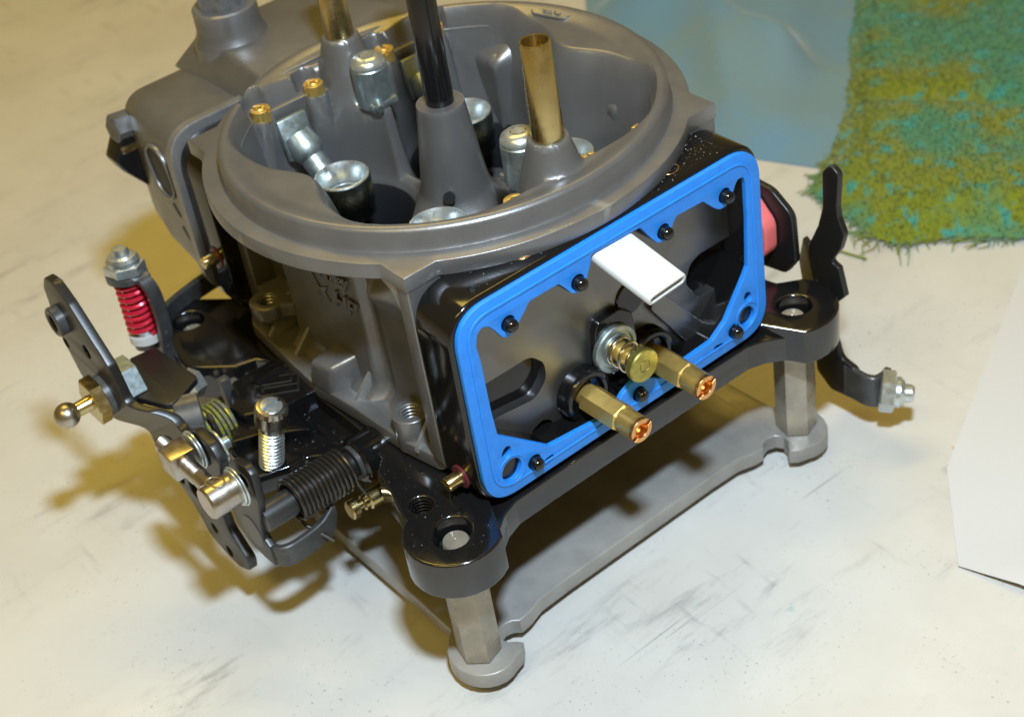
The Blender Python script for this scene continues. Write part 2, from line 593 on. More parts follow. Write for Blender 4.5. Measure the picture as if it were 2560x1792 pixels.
# bottom deck closing the bores / throttle plates
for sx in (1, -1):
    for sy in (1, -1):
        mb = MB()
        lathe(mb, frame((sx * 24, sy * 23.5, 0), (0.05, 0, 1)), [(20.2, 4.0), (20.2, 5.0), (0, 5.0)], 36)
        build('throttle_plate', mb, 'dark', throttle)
# shaft bosses on the linkage side
for x, y1 in ((24, -66), (-24, -70)):
    mb = MB()
    cyl(mb, FY(-50) if False else (lambda p, x=x: Vector((x + p[0], -50 - p[2], 5.5 + p[1]))), 7.2, 0, -y1 - 50, 36, 0.8)
    build('shaft_boss', mb, 'black', throttle)
for x in (24, -24):
    mb = MB()
    cyl(mb, (lambda p, x=x: Vector((x + p[0], 50 + p[2], 5.5 + p[1]))), 7.2, 0, 15, 36, 0.8)
    build('shaft_boss', mb, 'black', throttle)
# idle screw arm: pad with engraved emblem, forked arm, screw arm, arch
mb = MB()
pad = [(-30, -57), (-30, -74, 2), (-20, -81, 2), (-13, -80), (-7.5, -70), (-6, -57)]
plate(mb, fillet(pad, 0.6), [], FZ(3), 8.5, 0.6)
fork = [(-21, -79), (-21.5, -88.5, 1.0), (-17.5, -88.8, 0.8), (-15.5, -85.2, 1.2), (-12.5, -85, 1), (-9.2, -88, 0.8), (-6, -80, 1), (4, -68), (-8, -66)]
plate(mb, fillet(fork, 0.5), [], FZ(2), 6, 0.5)
arm = [(-10, -80), (-11, -88.8, 1), (6.5, -90.5, 2), (10, -80, 3), (10.5, -74, 5), (16, -66.5, 3), (20, -62), (20, -56), (-8, -56), (-8, -70)]
plate(mb, fillet(arm, 0.6), [circle(4.2, -82.8, 3.3, 24)], FZ(-2), 7, 0.6)
build('idle_screw_arm', mb, 'black', throttle)
# raised emblem on the pad
mb = MB()
F = lambda p: Vector((-17.5 + p[0] * 0.55 + p[1] * 0.83, -65.2 + p[0] * 0.83 - p[1] * 0.55, 11.35 + p[2]))
plate(mb, fillet([(-7, -4.6), (7, -4.6), (7, 4.6), (-7, 4.6)], 0.4), [fillet([(-6.3, -4.0), (6.3, -4.0), (6.3, 4.0), (-6.3, 4.0)], 0.3)], F, 0.5, 0.1)
plate(mb, fillet([(-6.6, -1.1), (4.0, -1.1), (4.0, -2.5), (4.6, -2.5), (4.6, -0.6), (-6.6, -0.6)], 0.1), [], F, 0.5, 0.1)
plate(mb, fillet([(-4.6, 0.6), (6.6, 0.6), (6.6, 1.1), (-4.0, 1.1), (-4.0, 2.5), (-4.6, 2.5)], 0.1), [], F, 0.5, 0.1)
build('raised_emblem', mb, 'satin', throttle)

# idle adjusting screw with knurled head
A, B = Vector((4.0, -82.8, 4.0)), Vector((10.2, -80.2, 28.5))
d = (B - A)
L = d.length
mb = MB()
F = frame(A, d)
prof = [(0, -6), (3.3, -6)]
h = -5.5
while h < L - 10:
    prof += [(3.1, h), (3.75, h + 0.45), (3.75, h + 0.75), (3.1, h + 1.2)]
    h += 1.45
prof += [(3.5, L - 9.5), (3.5, L - 6.6), (0, L - 6.6)]
lathe(mb, F, prof, 28)
scr = build('idle_adjusting_screw', mb, 'zinc', carb)
mb = MB()
v, f = [], []
N_, K_ = 44, 8
prof = [(3.5, -7.0)] + [(4.75, -6.2 + k * 0.62) for k in range(K_)] + [(4.3, -0.35), (3.9, -0.25), (3.0, -0.2)]
for i, (r, hh) in enumerate(prof):
    for k in range(N_):
        rr = r + (0.22 if 0 < i <= K_ and (k + i) % 2 == 0 else (-0.08 if 0 < i <= K_ else 0))
        a = 2 * pi * k / N_
        v.append(F((rr * cos(a), rr * sin(a), L + hh)))
for i in range(len(prof) - 1):
    for k in range(N_):
        l = (k + 1) % N_
        f.append((i * N_ + k, i * N_ + l, (i + 1) * N_ + l, (i + 1) * N_ + k))
mb.add(v, f)
build('knurled_head', mb, 'steel', scr, 20)
# two raised half faces leave the screwdriver slot between them
sd = radians(12)
for s in (1, -1):
    half = []
    a0 = math.asin(0.55 / 3.2)
    for k in range(17):
        a = a0 + (pi - 2 * a0) * k / 16
        half.append((3.2 * cos(a), s * 3.2 * sin(a)))
    if s < 0:
        half = half[::-1]
    mb = MB()
    plate(mb, half, [], lambda p: F((p[0] * cos(sd) - p[1] * sin(sd), p[0] * sin(sd) + p[1] * cos(sd), L - 0.9 + p[2])), 1.0, 0.12)
    build('slotted_face', mb, 'zinc', scr)
mb = MB()
lathe(mb, F, [(3.9, L - 1.0), (0, L - 0.95)], 28)
build('slot_floor', mb, 'zinc', scr)

# ---------------------------------------------------------------- main body (grey casting)
JET_Y = (-32.6, -13.2, 13.6, 33.0)
BORES = [(sx * 24.3, sy * 23.5) for sx in (1, -1) for sy in (1, -1)]
def smax(a, b, k):
    h = max(k - abs(a - b), 0.0) / k
    return max(a, b) + h * h * k * 0.25
def smin(a, b, k):
    return -smax(-a, -b, k)
def cone(d, r0, z0, slope):
    return z0 if d <= r0 else z0 - (d - r0) * slope
def horn(x, y):
    r = hypot(x, y)
    ax, ay = abs(x), abs(y)
    yb = 52.5 - 6.0 * exp(-(x / 10.5) ** 2)
    d = smin(smin(54.5 - ax, yb - ay, 6), (62.3 - r) * 1.5, 4)
    land = 83.6 + 1.7 * sstep(57, 63.2, r)
    t = max(0.0, min(1.0, d / 14.5))
    s = t ** 1.35 / (t ** 1.35 + (1 - t) ** 2.1) if t > 0 else 0.0
    floor = 52.0
    for bx, by in BORES:
        rb = hypot(x - bx, y - by)
        if rb < 27:
            q = (27 - rb) / 7.0
            floor = min(floor, 52.0 - 4.0 * q * q if rb > 20 else 48.0)
    z = land - (land - floor) * s
    # central stud boss
    z = smax(z, cone(r, 7.0, 85.6, 8.5), 3.0)
    z = smax(z, cone(r, 9.0, 61.0, 2.0), 6.0)
    # vent tube bosses and squirter pedestals
    for sx in (1, -1):
        dv = hypot(x - sx * 49.5, y)
        z = smax(z, cone(dv, 5.6, 92.0, 3.4), 2.0)
        xx = x * sx
        dc = hypot(xx - max(36.0, min(50.0, xx)), y)
        z = smax(z, cone(dc, 5.6, 73.0, 7.0), 3.0)
        if abs(xx - 49) < 14 and sx < 0:
            for jy in JET_Y:
                jx = 48.4
                dj = hypot(xx - max(jx, min(jx + 5, xx)), y - jy)
                if dj < 12:
                    z = smax(z, cone(dj, 3.4, 78.2, 8.0), 1.5)
                    do = hypot(xx - max(jx - 2, min(jx + 2.6, xx)), y - jy)
                    cap_ = 78.2 + max(0.0, do - 4.3) * 7
                    z = min(z, cap_)
    for bx, by in BORES:
        rb = hypot(x - bx, y - by)
        if rb < 30:
            cap_ = 48.0 + (rb - 20.0) * 2.0 + (rb - 20.0) ** 3 * 0.8 if rb > 20 else 48.0 - (20 - rb) * 7
            z = smin(z, cap_, 3.0)
    return min(z, 92.0)
mb = MB()
NA = 640
rs = [0.02, 2, 4, 5.5, 6.5] + [7.0 + 0.25 * k for k in range(16)]
rr = 11.0
while rr < 63.5:
    rs.append(rr)
    rr += 0.55
rs += [63.6, 64.2, 64.7, 65.0]
v, f = [], []
keep = []
for i, r in enumerate(rs):
    for k in range(NA):
        a = 2 * pi * k / NA
        x, y = r * cos(a), r * sin(a)
        z = horn(x, y)
        if r > 63.4:
            z = min(z, 85.3 - (max(0, r - 63.4) / 1.7) ** 2.2 * 1.1)
        v.append((x, y, z))
for zz, rr in ((83.6, 65.25), (79.6, 65.5), (78.7, 66.2)):
    for k in range(NA):
        a = 2 * pi * k / NA
        v.append((rr * cos(a), rr * sin(a), zz))
for i in range(len(rs) + 2):
    for k in range(NA):
        l = (k + 1) % NA
        q = (i * NA + k, i * NA + l, (i + 1) * NA + l, (i + 1) * NA + k)
        if all(any(hypot(v[j][0] - bx, v[j][1] - by) < 17.5 for bx, by in BORES) for j in q):
            continue
        f.append(q)
used = sorted({j for q in f for j in q})
mp = {j: i for i, j in enumerate(used)}
mb.add([v[j] for j in used], [tuple(mp[j] for j in q) for q in f])
# lip with the four square corners
XE, YE, RL = 55.2, 55.0, 71.0
lip = []
for sx, sy in ((1, -1), (1, 1), (-1, 1), (-1, -1)):
    aX = math.acos(XE / RL)
    aY = math.asin(YE / RL)
    base = {(1, -1): (-aY, -aX), (1, 1): (aX, aY), (-1, 1): (pi - aY, pi - aX), (-1, -1): (pi + aX, pi + aY)}[(sx, sy)]
    p0 = (RL * cos(base[0]), RL * sin(base[0]))
    p1 = (RL * cos(base[1]), RL * sin(base[1]))
    lip += [p0, (sx * XE, sy * YE), p1]
    nxt = {(1, -1): (-aX, aX), (1, 1): (aY, pi - aY), (-1, 1): (pi - aX, pi + aX), (-1, -1): (pi + aY, 2 * pi - aY)}[(sx, sy)]
    for k in range(1, 50):
        a = nxt[0] + (nxt[1] - nxt[0]) * k / 50
        lip.append((RL * cos(a), RL * sin(a)))
plate(mb, lip, [circle(0, 0, 60, 90)], FZ(74.0), 4.8, 0.35)
main = build('main_body', mb, 'cast', carb, 40)

# end flanges that the metering blocks bolt to, lower deck
for sx in (1, -1):
    mb = MB()
    W_ = 54.7 if sx > 0 else 49.0
    ol = fillet([(-W_, 14), (W_, 14), (W_, 78.3, 0.5), (-W_, 78.3, 0.5)], 2)
    plate(mb, ol, [], FX(55.0 - 5.4) if sx > 0 else FX(-55.0), 5.4, 0.4)
    # thickening under the corner ears
    for sy in (-1, 1):
        g = [(49.8, 74.2), (49.8, 66), (46.5, 71.5), (40, 74.2)]
        v_, f_ = [], []
        for yy in (sy * 54.6, sy * 47):
            for gx, gz in g:
                v_.append((sx * gx, yy, gz))
        f_ = [(0, 1, 2, 3), (7, 6, 5, 4)] + [(i, (i + 1) % 4, 4 + (i + 1) % 4, 4 + i) for i in range(4)]
        mb.add(v_, f_)
    build('end_flange', mb, 'cast', main)
mb = MB()
deck = [(-58, -48, 8), (-46, -55.5, 4), (-20, -58.2, 8), (-4, -59.2, 4), (14, -57.6, 6), (38, -56.4, 4), (52, -54, 3), (52, 54, 4), (-52, 54, 4), (-58, 48, 6)]
plate(mb, fillet(deck, 4), [circle(bx, by, 21, 40) for bx, by in BORES], FZ(10.6), 5.0, 0.5)
build('lower_deck', mb, 'cast', main)
# side walls: relief surfaces on both long sides
def side_y(x, z):
    base = 41.5
    col = 49.6 - 0.0009 * (x + 3) ** 2
    w = sstep(-31, -26, x) * (1 - sstep(15, 22, x))
    y = base + (col - base) * w
    vr = sqrt(max(0.0, 26.0 ** 2 - (x - 30) ** 2)) + 22.5 if abs(x - 30) < 26 else 0
    y = max(y, min(vr, 47.2))
    lump = 6.5 * exp(-((x - 33) / 8.0) ** 2 - ((z - 62 - (x - 33) * 0.35) / 6.5) ** 2)
    y += lump
    groove = 1.2 * exp(-((x - 21) / 1.6) ** 2)
    y -= groove
    y += 7.0 * (1 - sstep(12.0, 22.0, z)) ** 2
    y += 9.0 * sstep(66, 76, z) ** 2
    return y
for sy in (-1, 1):
    mb = MB()
    nx, nz = 110, 66
    v, f = [], []
    for i in range(nx + 1):
        x = -50 + i * 100 / nx
        for j in range(nz + 1):
            z = 14.5 + j * (76 - 14.5) / nz
            v.append((x, sy * min(side_y(x, z), 56.5), z))
    for i in range(nx):
        for j in range(nz):
            a = i * (nz + 1) + j
            f.append((a, a + 1, a + nz + 2, a + nz + 1))
    mb.add(v, f)
    build('side_wall', mb, 'cast', main, 60)
# gusset ribs
for x, dx in ((-35.5, 1.2), (-20.5, 1.8), (12.3, 1.6), (43.0, -0.5)):
    mb = MB()
    v_ = []
    for s in (-0.75, 0.75):
        v_ += [(x + s, -56.0, 14.0), (x + s, -55.6, 15.6), (x + dx + s * 0.7, -46.0, 27.5), (x + dx + s * 0.7, -40.0, 29.0), (x + dx + s, -40, 14)]
    mb.add(v_, [(0, 1, 2, 3, 4), (9, 8, 7, 6, 5), (0, 5, 6, 1), (1, 6, 7, 2), (2, 7, 8, 3), (3, 8, 9, 4)])
    build('gusset_rib', mb, 'cast', main)
# side block and tapped bosses
mb = MB()
v_ = [(-6.4, -59.6, 14), (3.8, -58.8, 14), (9.5, -46, 14), (-4.5, -44, 14), (-4.2, -58.9, 24.2), (5.0, -57.4, 24.6), (8.4, -47, 27.0), (-3.6, -46, 27.0)]
bmx = bmesh.new()
bv = [bmx.verts.new(p) for p in v_]
for q in ((0, 1, 2, 3), (4, 7, 6, 5), (0, 4, 5, 1), (1, 5, 6, 2), (2, 6, 7, 3), (3, 7, 4, 0)):
    bmx.faces.new([bv[i] for i in q])
bmesh.ops.recalc_face_normals(bmx, faces=bmx.faces)
bmesh.ops.bevel(bmx, geom=bmx.edges[:], offset=1.5, segments=4, profile=0.5, affect='EDGES')
bmx.verts.index_update()
mb.add([v.co.copy() for v in bmx.verts], [tuple(v.index for v in q.verts) for q in bmx.faces])
bmx.free()
build('side_block', mb, 'cast', main)

def tapped_boss(name, cx, cy, z0, z1, r, hr, tail):
    mb = MB()
    ol = [(cx + r * cos(radians(a)), cy + r * sin(radians(a))) for a in range(170, 371, 10)] + tail
    plate(mb, ol, [circle(cx, cy, hr, 28)], FZ(z0), z1 - z0, 0.45)
    o = build(name, mb, 'cast', main)
    mb = MB()
    for k in range(6):
        ring(mb, frame((cx, cy, z1 - 0.6 - k * 1.2), (0, 0, 1)), hr - 0.55, hr + 0.2, -0.6, 0.0, 26, 0.25)
    lathe(mb, frame((cx, cy, z1 - 8), (0, 0, 1)), [(hr, 0), (0, 0.1)], 26)
    build('thread', mb, 'cast', o)
tapped_boss('tapped_boss', 36.0, -51.2, 10.7, 22.4, 5.6, 3.1, [(50, -50.5), (50, -44), (29, -44)])
tapped_boss('tapped_boss', -37.2, -52.0, 22.5, 27.2, 5.8, 3.0, [(-29, -48), (-29, -42), (-45, -42), (-46, -50)])
for z, x0, x1 in ((54.5, -50, -24), (46.0, -50, -24)):
    mb = MB()
    tube(mb, [(x0, -47.0, z), (x1, -46.5, z + 1.5)], 2.6, 16)
    build('passage_rib', mb, 'cast', main)
# cast lettering on the side column and on the rim
mb = MB()
text_mesh(mb, 'HP', 8.6, lambda p: Vector((9.2 + p[0] * 1.05, -side_y(9.2 + p[0], 46) - 0.25 - p[2], 46.3 + p[1])), 1.0, shear=0.3)
text_mesh(mb, 'Holley', 7.2, lambda p: Vector((6.0 + p[0] * 0.8, -side_y(6.0 + p[0] * 0.8, 54) - 0.25 - p[2], 54.4 + p[1] + p[0] * 0.1)), 1.0, shear=0.3)
star = [(-7.0, 52.0), (-3.4, 46.4), (1.5, 48.8), (-0.6, 45.8), (1.0, 42.8), (-2.6, 44.0), (-5.8, 42.6), (-4.6, 45.2)]
plate(mb, star, [], FY(-49.2), 0.9, 0.1)
build('cast_lettering', mb, 'cast', main)
mb = MB()
Fr = lambda p: Vector((-18.5 + p[0] * 0.95 - p[1] * 0.31, 58.0 + p[0] * 0.28 + p[1] * 0.95, 84.2 + p[2]))
text_mesh(mb, '42C', 4.6, Fr, 0.9)
plate(mb, slot(0, 0, 3.2, 8.6, 0, 12), [slot(0, 0, 2.7, 8.6, 0, 12)], lambda p: Fr((p[0], p[1], p[2] - 0.3)), 0.7, 0.12)
build('rim_lettering', mb, 'cast', main)
# bores
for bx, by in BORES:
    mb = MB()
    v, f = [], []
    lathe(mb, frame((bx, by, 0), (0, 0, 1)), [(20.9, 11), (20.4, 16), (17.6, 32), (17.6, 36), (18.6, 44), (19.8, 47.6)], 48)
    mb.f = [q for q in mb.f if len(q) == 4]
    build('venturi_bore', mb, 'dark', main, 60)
# wall dimple bump
mb = MB()
lathe(mb, frame((-32.5, 44.5, 68), (0.55, -0.75, 0.35)), [(3.6, -3), (3.6, 0), (3.1, 1.4), (2.0, 2.3), (0.9, 2.7), (0, 2.8)], 28)
build('wall_bump', mb, 'cast', main, 60)
# drain hole in the stud boss
mb = MB()
dv = Vector((0.72, -0.69, 0.25)).normalized()
lathe(mb, frame(Vector((7.9, -7.6, 60.4)), dv), [(1.85, 1.6), (1.7, 0.6), (1.5, -0.2), (0, -0.3)], 28)
build('drain_hole', mb, 'dark', main)

# ---------------------------------------------------------------- stud, vent tubes
mb = MB()
F = frame((0, 0, 84), (0, 0, 1))
lathe(mb, F, [(4.1, 0), (4.15, 1.5), (4.15, 42), (3.9, 43), (3.6, 43.4), (3.6, 44.2), (4.15, 44.8), (4.15, 62), (0, 62)], 40)
build('centre_stud', mb, 'tubeblack', carb)
for sx in (1, -1):
    mb = MB()
    F = frame((sx * 49.5, 0, 88), (0, 0, 1))
    lathe(mb, F, [(4.5, 0), (4.5, 4.5), (4.1, 31.6), (3.95, 32.0), (3.6, 32.0), (3.45, 31.6), (3.45, 4), (0, 4)], 40)
    build('vent_tube', mb, 'gold', carb)
# ---------------------------------------------------------------- air bleeds
def slotted_lips(F, ro, ri, sw, h0, t, ang, parent, name, m_):
    for s_ in (1, -1):
        hl = []
        a0, a1 = math.asin(sw / ro), math.asin(sw / ri)
        for k in range(15):
            a = a0 + (pi - 2 * a0) * k / 14
            hl.append((ro * cos(a), s_ * ro * sin(a)))
        for k in range(11):
            a = pi - a1 - (pi - 2 * a1) * k / 10
            hl.append((ri * cos(a), s_ * ri * sin(a)))
        if s_ < 0:
            hl = hl[::-1]
        mb = MB()
        plate(mb, hl, [], lambda p: F((p[0] * cos(ang) - p[1] * sin(ang), p[0] * sin(ang) + p[1] * cos(ang), h0 + p[2])), t, 0.1)
        build(name, mb, m_, parent)
for sx in (1, -1):
    for jy in JET_Y:
        F = frame((sx * 48.6, jy, 77.5 if sx < 0 else 74.6), (0, 0, 1))
        mb = MB()
        lathe(mb, F, [(3.1, 0), (3.1, 2.9), (1.9, 2.9), (1.4, 2.4), (1.1, 0.6), (0, 0.5)], 28)
        bl = build('air_bleed', mb, 'brass', carb)
        slotted_lips(F, 3.1, 1.85, 0.5, 2.85, 1.15, 0.6 + jy * 0.05, bl, 'bleed_lip', 'brass')
# ---------------------------------------------------------------- accelerator squirters
for sx in (1, -1):
    F = frame((sx * 36.2, 0, 72.8), (0, 0, 1))
    mb = MB()
    lathe(mb, F, [(5.3, 0), (5.6, 0.4), (5.6, 12.6), (5.3, 13.0), (0, 13.0)], 36)
    for sy in (1, -1):
        tube(mb, [F((-sx * 2.0, sy * 4.4, 2.4)), F((-sx * 3.4, sy * 7.8, 2.0))], [1.9, 1.2], 14)
    box(mb, -4.6, 4.6, -5.9, 5.9, 0.2, 2.6, 0.5, 2, F)
    sq = build('squirter', mb, 'zincdull', carb)
    mb = MB()
    lathe(mb, F, [(5.0, 12.8), (5.45, 13.3), (5.45, 13.9), (4.9, 15.1), (3.9, 15.9), (2.6, 16.3), (2.2, 16.3)], 36)
    mb.f = [q for q in mb.f if len(q) == 4]
    sc = build('socket_screw', mb, 'zinc', sq)
    mb = MB()
    lathe(mb, F, [(2.25, 16.32), (1.95, 15.6), (1.9, 14.2), (0, 14.0)], 6)
    mb.f = [q for q in mb.f if max(q) < 24]
    build('hex_socket', mb, 'zinc', sc)
# ---------------------------------------------------------------- booster venturis
for bx, by in BORES:
    sx = 1 if bx > 0 else -1
    mb = MB()
    F = frame((bx + sx * 0.3, by, 49.0 if sx < 0 else 52.5), (0, 0, 1))
    lathe(mb, F, [(6.9, 0), (8.2, 1.0), (8.2, 4.2), (8.6, 5.0), (8.6, 13.0), (8.35, 13.8), (7.9, 14.0)], 44)
    mb.f = [q for q in mb.f if len(q) == 4]
    bo = build('booster_venturi', mb, 'zincrough', carb)
    mb = MB()
    lathe(mb, F, [(8.45, 13.6), (8.2, 14.05), (7.8, 14.1), (7.0, 12.6), (6.2, 10.2), (5.5, 8.4), (5.5, 7.6), (5.2, 7.6), (5.2, 2), (6.8, 0)], 44)
    mb.f = [q for q in mb.f if len(q) == 4]
    build('booster_throat', mb, 'zinc', bo)
    mb = MB()
    a0 = Vector((sx * 43.6, by - 1.2, 69.5))
    a1 = Vector((bx + sx * 8.9, by, 57.6 if sx < 0 else 60.5))
    dd = (a1 - a0)
    Fb = frame(a0, dd)
    lathe(mb, Fb, [(4.6, -1), (4.9, 1.5), (5.2, 3.4), (5.0, 5.4), (4.3, 6.8), (3.9, 7.2), (3.9, dd.length)], 28)
    build('booster_arm', mb, 'zincdull', bo)
    mb = MB()
    box(mb, -5.2, 5.2, -6.6, 6.6, -1.8, 0.8, 0.7, 2, frame(a0 + Vector((sx * 0.8, 0, 0.4)), (-sx, 0, 0.28), (0, 0, 1)))
    build('booster_flange', mb, 'zincdull', bo)
# ---------------------------------------------------------------- rear metering block (bowl removed)
XG = 72.3
inner = [(47.9, 64.4), (45.6, 64.9), (44.2, 63.0), (42.6, 59.6), (40.4, 58.5), (38.2, 58.7), (36.4, 59.9), (32.2, 64.4), (22.2, 64.8), (20.8, 63.2), (19.4, 60.4), (17.2, 59.2), (14.6, 60.0), (12.2, 63.2), (9.2, 67.9), (-8.2, 68.6), (-8.8, 66.0), (-10.8, 62.0), (-12.4, 60.1), (-14.4, 59.5), (-16.2, 60.5), (-17.8, 62.9), (-20.0, 65.6), (-29.8, 65.7), (-34.0, 61.4), (-36.2, 59.3), (-38.0, 58.9), (-39.8, 59.8), (-41.4, 62.6), (-43.2, 65.2), (-45.4, 66.4), (-47.3, 64.9), (-48.1, 61.6), (-47.6, 57.0), (-47.3, 40.0), (-46.7, 31.2), (-30.7, 17.0), (-13.5, 15.0), (-7.0, 15.2), (-3.6, 18.4), (0.4, 20.3), (6.0, 18.6), (10.5, 15.6), (31.5, 16.5), (37.2, 20.2), (45.4, 31.0), (47.5, 34.2), (48.4, 50.0), (48.5, 62.0)]
inner = fillet(inner, 1.2, 3)
BO = fillet([(-54.9, 8.2, 11), (55.3, 8.2, 11), (55.3, 74.2, 12), (-54.9, 74.2, 12)], 12, 14)
GO = fillet([(-53.7, 9.3, 10.4), (54.1, 9.3, 10.4), (54.1, 72.9, 11.2), (-53.7, 72.9, 11.2)], 11, 14)
frame_in = fillet([(-48.2, 31), (-30.5, 16.2), (-12, 14.2), (10, 14.2), (32, 15.6), (49, 33), (49, 67, 3), (-48.6, 67.4, 3)], 2, 4)
block = MB()
plate(block, BO, [frame_in], FX(55.4), XG - 1.6 - 55.4, 1.0, 3)
mblock = build('metering_block', block, 'black', carb)
mb = MB()
XF = 63.6
pR = fillet([(30.8, 33.5, 4), (33.2, 39.0, 4), (37, 40.4, 3), (49.8, 40.4, 3), (52.6, 34, 3), (52.6, 27, 3), (50, 25.0, 2), (35.0, 26.2, 4)], 3)
pL = fillet([(-52, 41.6, 2), (-26.6, 41.6, 5), (-22.2, 37.0, 5), (-22.2, 31.0, 5), (-27.0, 26.6, 5), (-40, 28.4, 4), (-52, 29, 2)], 3)
pB = fillet([(-31.5, 13.0, 1), (-30.6, 17.0, 3), (-26, 18.8, 3), (-22.4, 16.6, 3), (-22.6, 12.5, 1)], 2)
BI = fillet([(-51, 14, 6), (51.5, 14, 6), (51.5, 70, 6), (-51, 70, 6)], 6, 6)
plate(mb, BI, [pR, pL, pB], FX(59.5), XF - 59.5, 0.25)
build('block_floor', mb, 'floor', mblock)
mb = MB()
plate(mb, BI, [], FX(56.5), 3.6, 0.25)
build('block_back', mb, 'black', mblock)
# round bosses, pads and ledge inside the block
JETS = ((-12.1, 20.4), (12.4, 20.2))
for jy, jz in JETS:
    mb = MB()
    lathe(mb, FX(XF - 0.5) if False else (lambda p, jy=jy, jz=jz: Vector((XF - 0.5 + p[2], jy + p[0], jz + p[1]))), [(8.4, 0), (8.2, 4.0), (7.6, 5.0), (6.6, 5.2), (5.8, 4.8), (5.4, 3.0), (0, 2.8)], 44)
    build('jet_boss', mb, 'black', mblock)
mb = MB()
pad = fillet([(-5.6, 37.5, 3), (-4.4, 40.6, 3), (4.0, 41.0, 3), (8.3, 37.4, 2), (9.2, 29.6, 2), (8.6, 20, 4), (-7.0, 20.5, 4)], 3)
plate(mb, pad, [], FX(XF - 0.4), 2.6, 0.5)
build('power_valve_pad', mb, 'black', mblock)
mb = MB()
plate(mb, fillet([(15.4, 33.8, 2), (17.6, 36.0, 2), (21.6, 35.4, 1), (38.6, 13.2, 1), (30.0, 11.5, 1)], 1), [], FX(XF - 0.3), 1.9, 0.3)
build('milled_ledge', mb, 'floor', mblock)
mb = MB()
lathe(mb, lambda p: Vector((XF - 0.4 + p[2], 9.8 + p[0], 40.6 + p[1])), [(5.4, 0), (5.4, 0.7), (5.0, 1.0), (0, 1.0)], 32)
build('vent_boss', mb, 'black', mblock)
# dowel heads standing through the gasket
PINS = [(-37.4, 63.0), (-13.7, 62.8), (17.1, 62.5), (40.3, 62.2), (-36.6, 15.1), (2.2, 15.1), (40.4, 15.2)]
for py, pz in PINS:
    mb = MB()
    lathe(mb, lambda p, py=py, pz=pz: Vector((XG - 8 + p[2], py + p[0], pz + p[1])), [(1.9, 0), (1.9, 9.6), (1.7, 10.2), (1.2, 10.7), (0.6, 10.95), (0, 11.0)], 22)
    lathe(mb, lambda p, py=py, pz=pz: Vector((XG - 9 + p[2], py + p[0], pz + p[1])), [(3.6, 0), (3.5, 7.2), (0, 7.3)], 22)
    build('dowel_pin', mb, 'black', mblock, 50)
# holes in the top face of the block: plugs seen under the air horn
for px, py, r, m_ in ((63.5, -24.0, 3.6, 'brass_end'), (64.0, 27.5, 3.4, 'brass_end')):
    mb = MB()
    ring(mb, frame((px, py, 74.0), (0, 0, 1)), r - 0.55, r, -1, 0.22, 30, 0.1)
    pl = build('plug_ring', mb, m_, mblock)
    mb = MB()
    lathe(mb, frame((px, py, 74.06), (0, 0, 1)), [(r - 0.5, 0), (0, 0.02)], 30)
    build('plug_recess', mb, 'dark', pl)
mb = MB()
lathe(mb, frame((62.0, -36.5, 74.05), (0, 0, 1)), [(4.6, 0.02), (4.2, 0.1), (0, 0.04)], 32)
build('blind_hole', mb, 'tubeblack', mblock)

# blue gasket
gasket = MB()
gh = [inner]
for py, pz in PINS:
    gh_ = circle(py, pz, 2.25, 24)
    gh.append(gh_)
gh += [slot(-44.3, 17.4, 3.2, 0.8, radians(60), 12), circle(-45.0, 24.1, 1.5, 18, 1.9, 1.0), slot(-31.9, 12.7, 0.9, 2.0, radians(8), 8)]
gh += [slot(45.9, 17.4, 3.0, 0.8, radians(120), 12), circle(46.8, 23.9, 1.4, 18, 1.9, 2.1), slot(33.8, 12.9, 0.9, 2.0, radians(-8), 8)]
plate(gasket, GO, gh, FX(XG - 1.7), 1.7, 0.22)
gk = build('gasket', gasket, 'blue', mblock)
bead = fillet([(-50.8, 12.2, 8), (51.2, 12.2, 8), (51.2, 70.3, 8.4), (-50.8, 70.3, 8.4)], 8, 10)
mb = MB()
plate(mb, bead, [fillet([(-49.9, 13.1, 7.4), (50.3, 13.1, 7.4), (50.3, 69.4, 7.8), (-49.9, 69.4, 7.8)], 8, 10)], FX(XG - 0.3), 0.62, 0.25)
build('sealing_bead', mb, 'blue', gk)
for py, pz in ((-44.3, 17.4), (45.9, 17.4)):
    mb = MB()
    plate(mb, circle(py, pz, 4.9, 30), [circle(py, pz, 4.3, 30)], FX(XG - 0.3), 0.55, 0.2)
    build('hole_bead', mb, 'blue', gk)

# white plastic vent whistle
mb = MB()
t0, t1 = Vector((60, -0.9, 69.2)), Vector((91.0, 0.6, 61.0))
dd = t1 - t0
Fw = frame(t0, dd, (0, 1, 0))
Lw = dd.length
def wl(hw, ht, h):
    return [(x, y, h) for x, y in fillet([(-ht, -hw), (ht, -hw), (ht, hw), (-ht, hw)], min(hw, ht) * 0.95, 6)]
loops = [wl(7.2, 1.75, 0), wl(6.9, 1.75, Lw - 0.4), wl(6.75, 1.6, Lw), wl(6.2, 1.05, Lw), wl(6.0, 0.95, Lw - 0.5), wl(6.0, 0.95, Lw - 12)]
v, f = [], []
for lp in loops:
    v += [Fw((p[0], p[1], p[2])) for p in lp]
m_ = len(loops[0])
for i in range(len(loops) - 1):
    for k in range(m_):
        l = (k + 1) % m_
        f.append((i * m_ + k, i * m_ + l, (i + 1) * m_ + l, (i + 1) * m_ + k))
f.append(tuple((len(loops) - 1) * m_ + k for k in range(m_)))
mb.add(v, f)
build('vent_whistle', mb, 'white', mblock, 50)

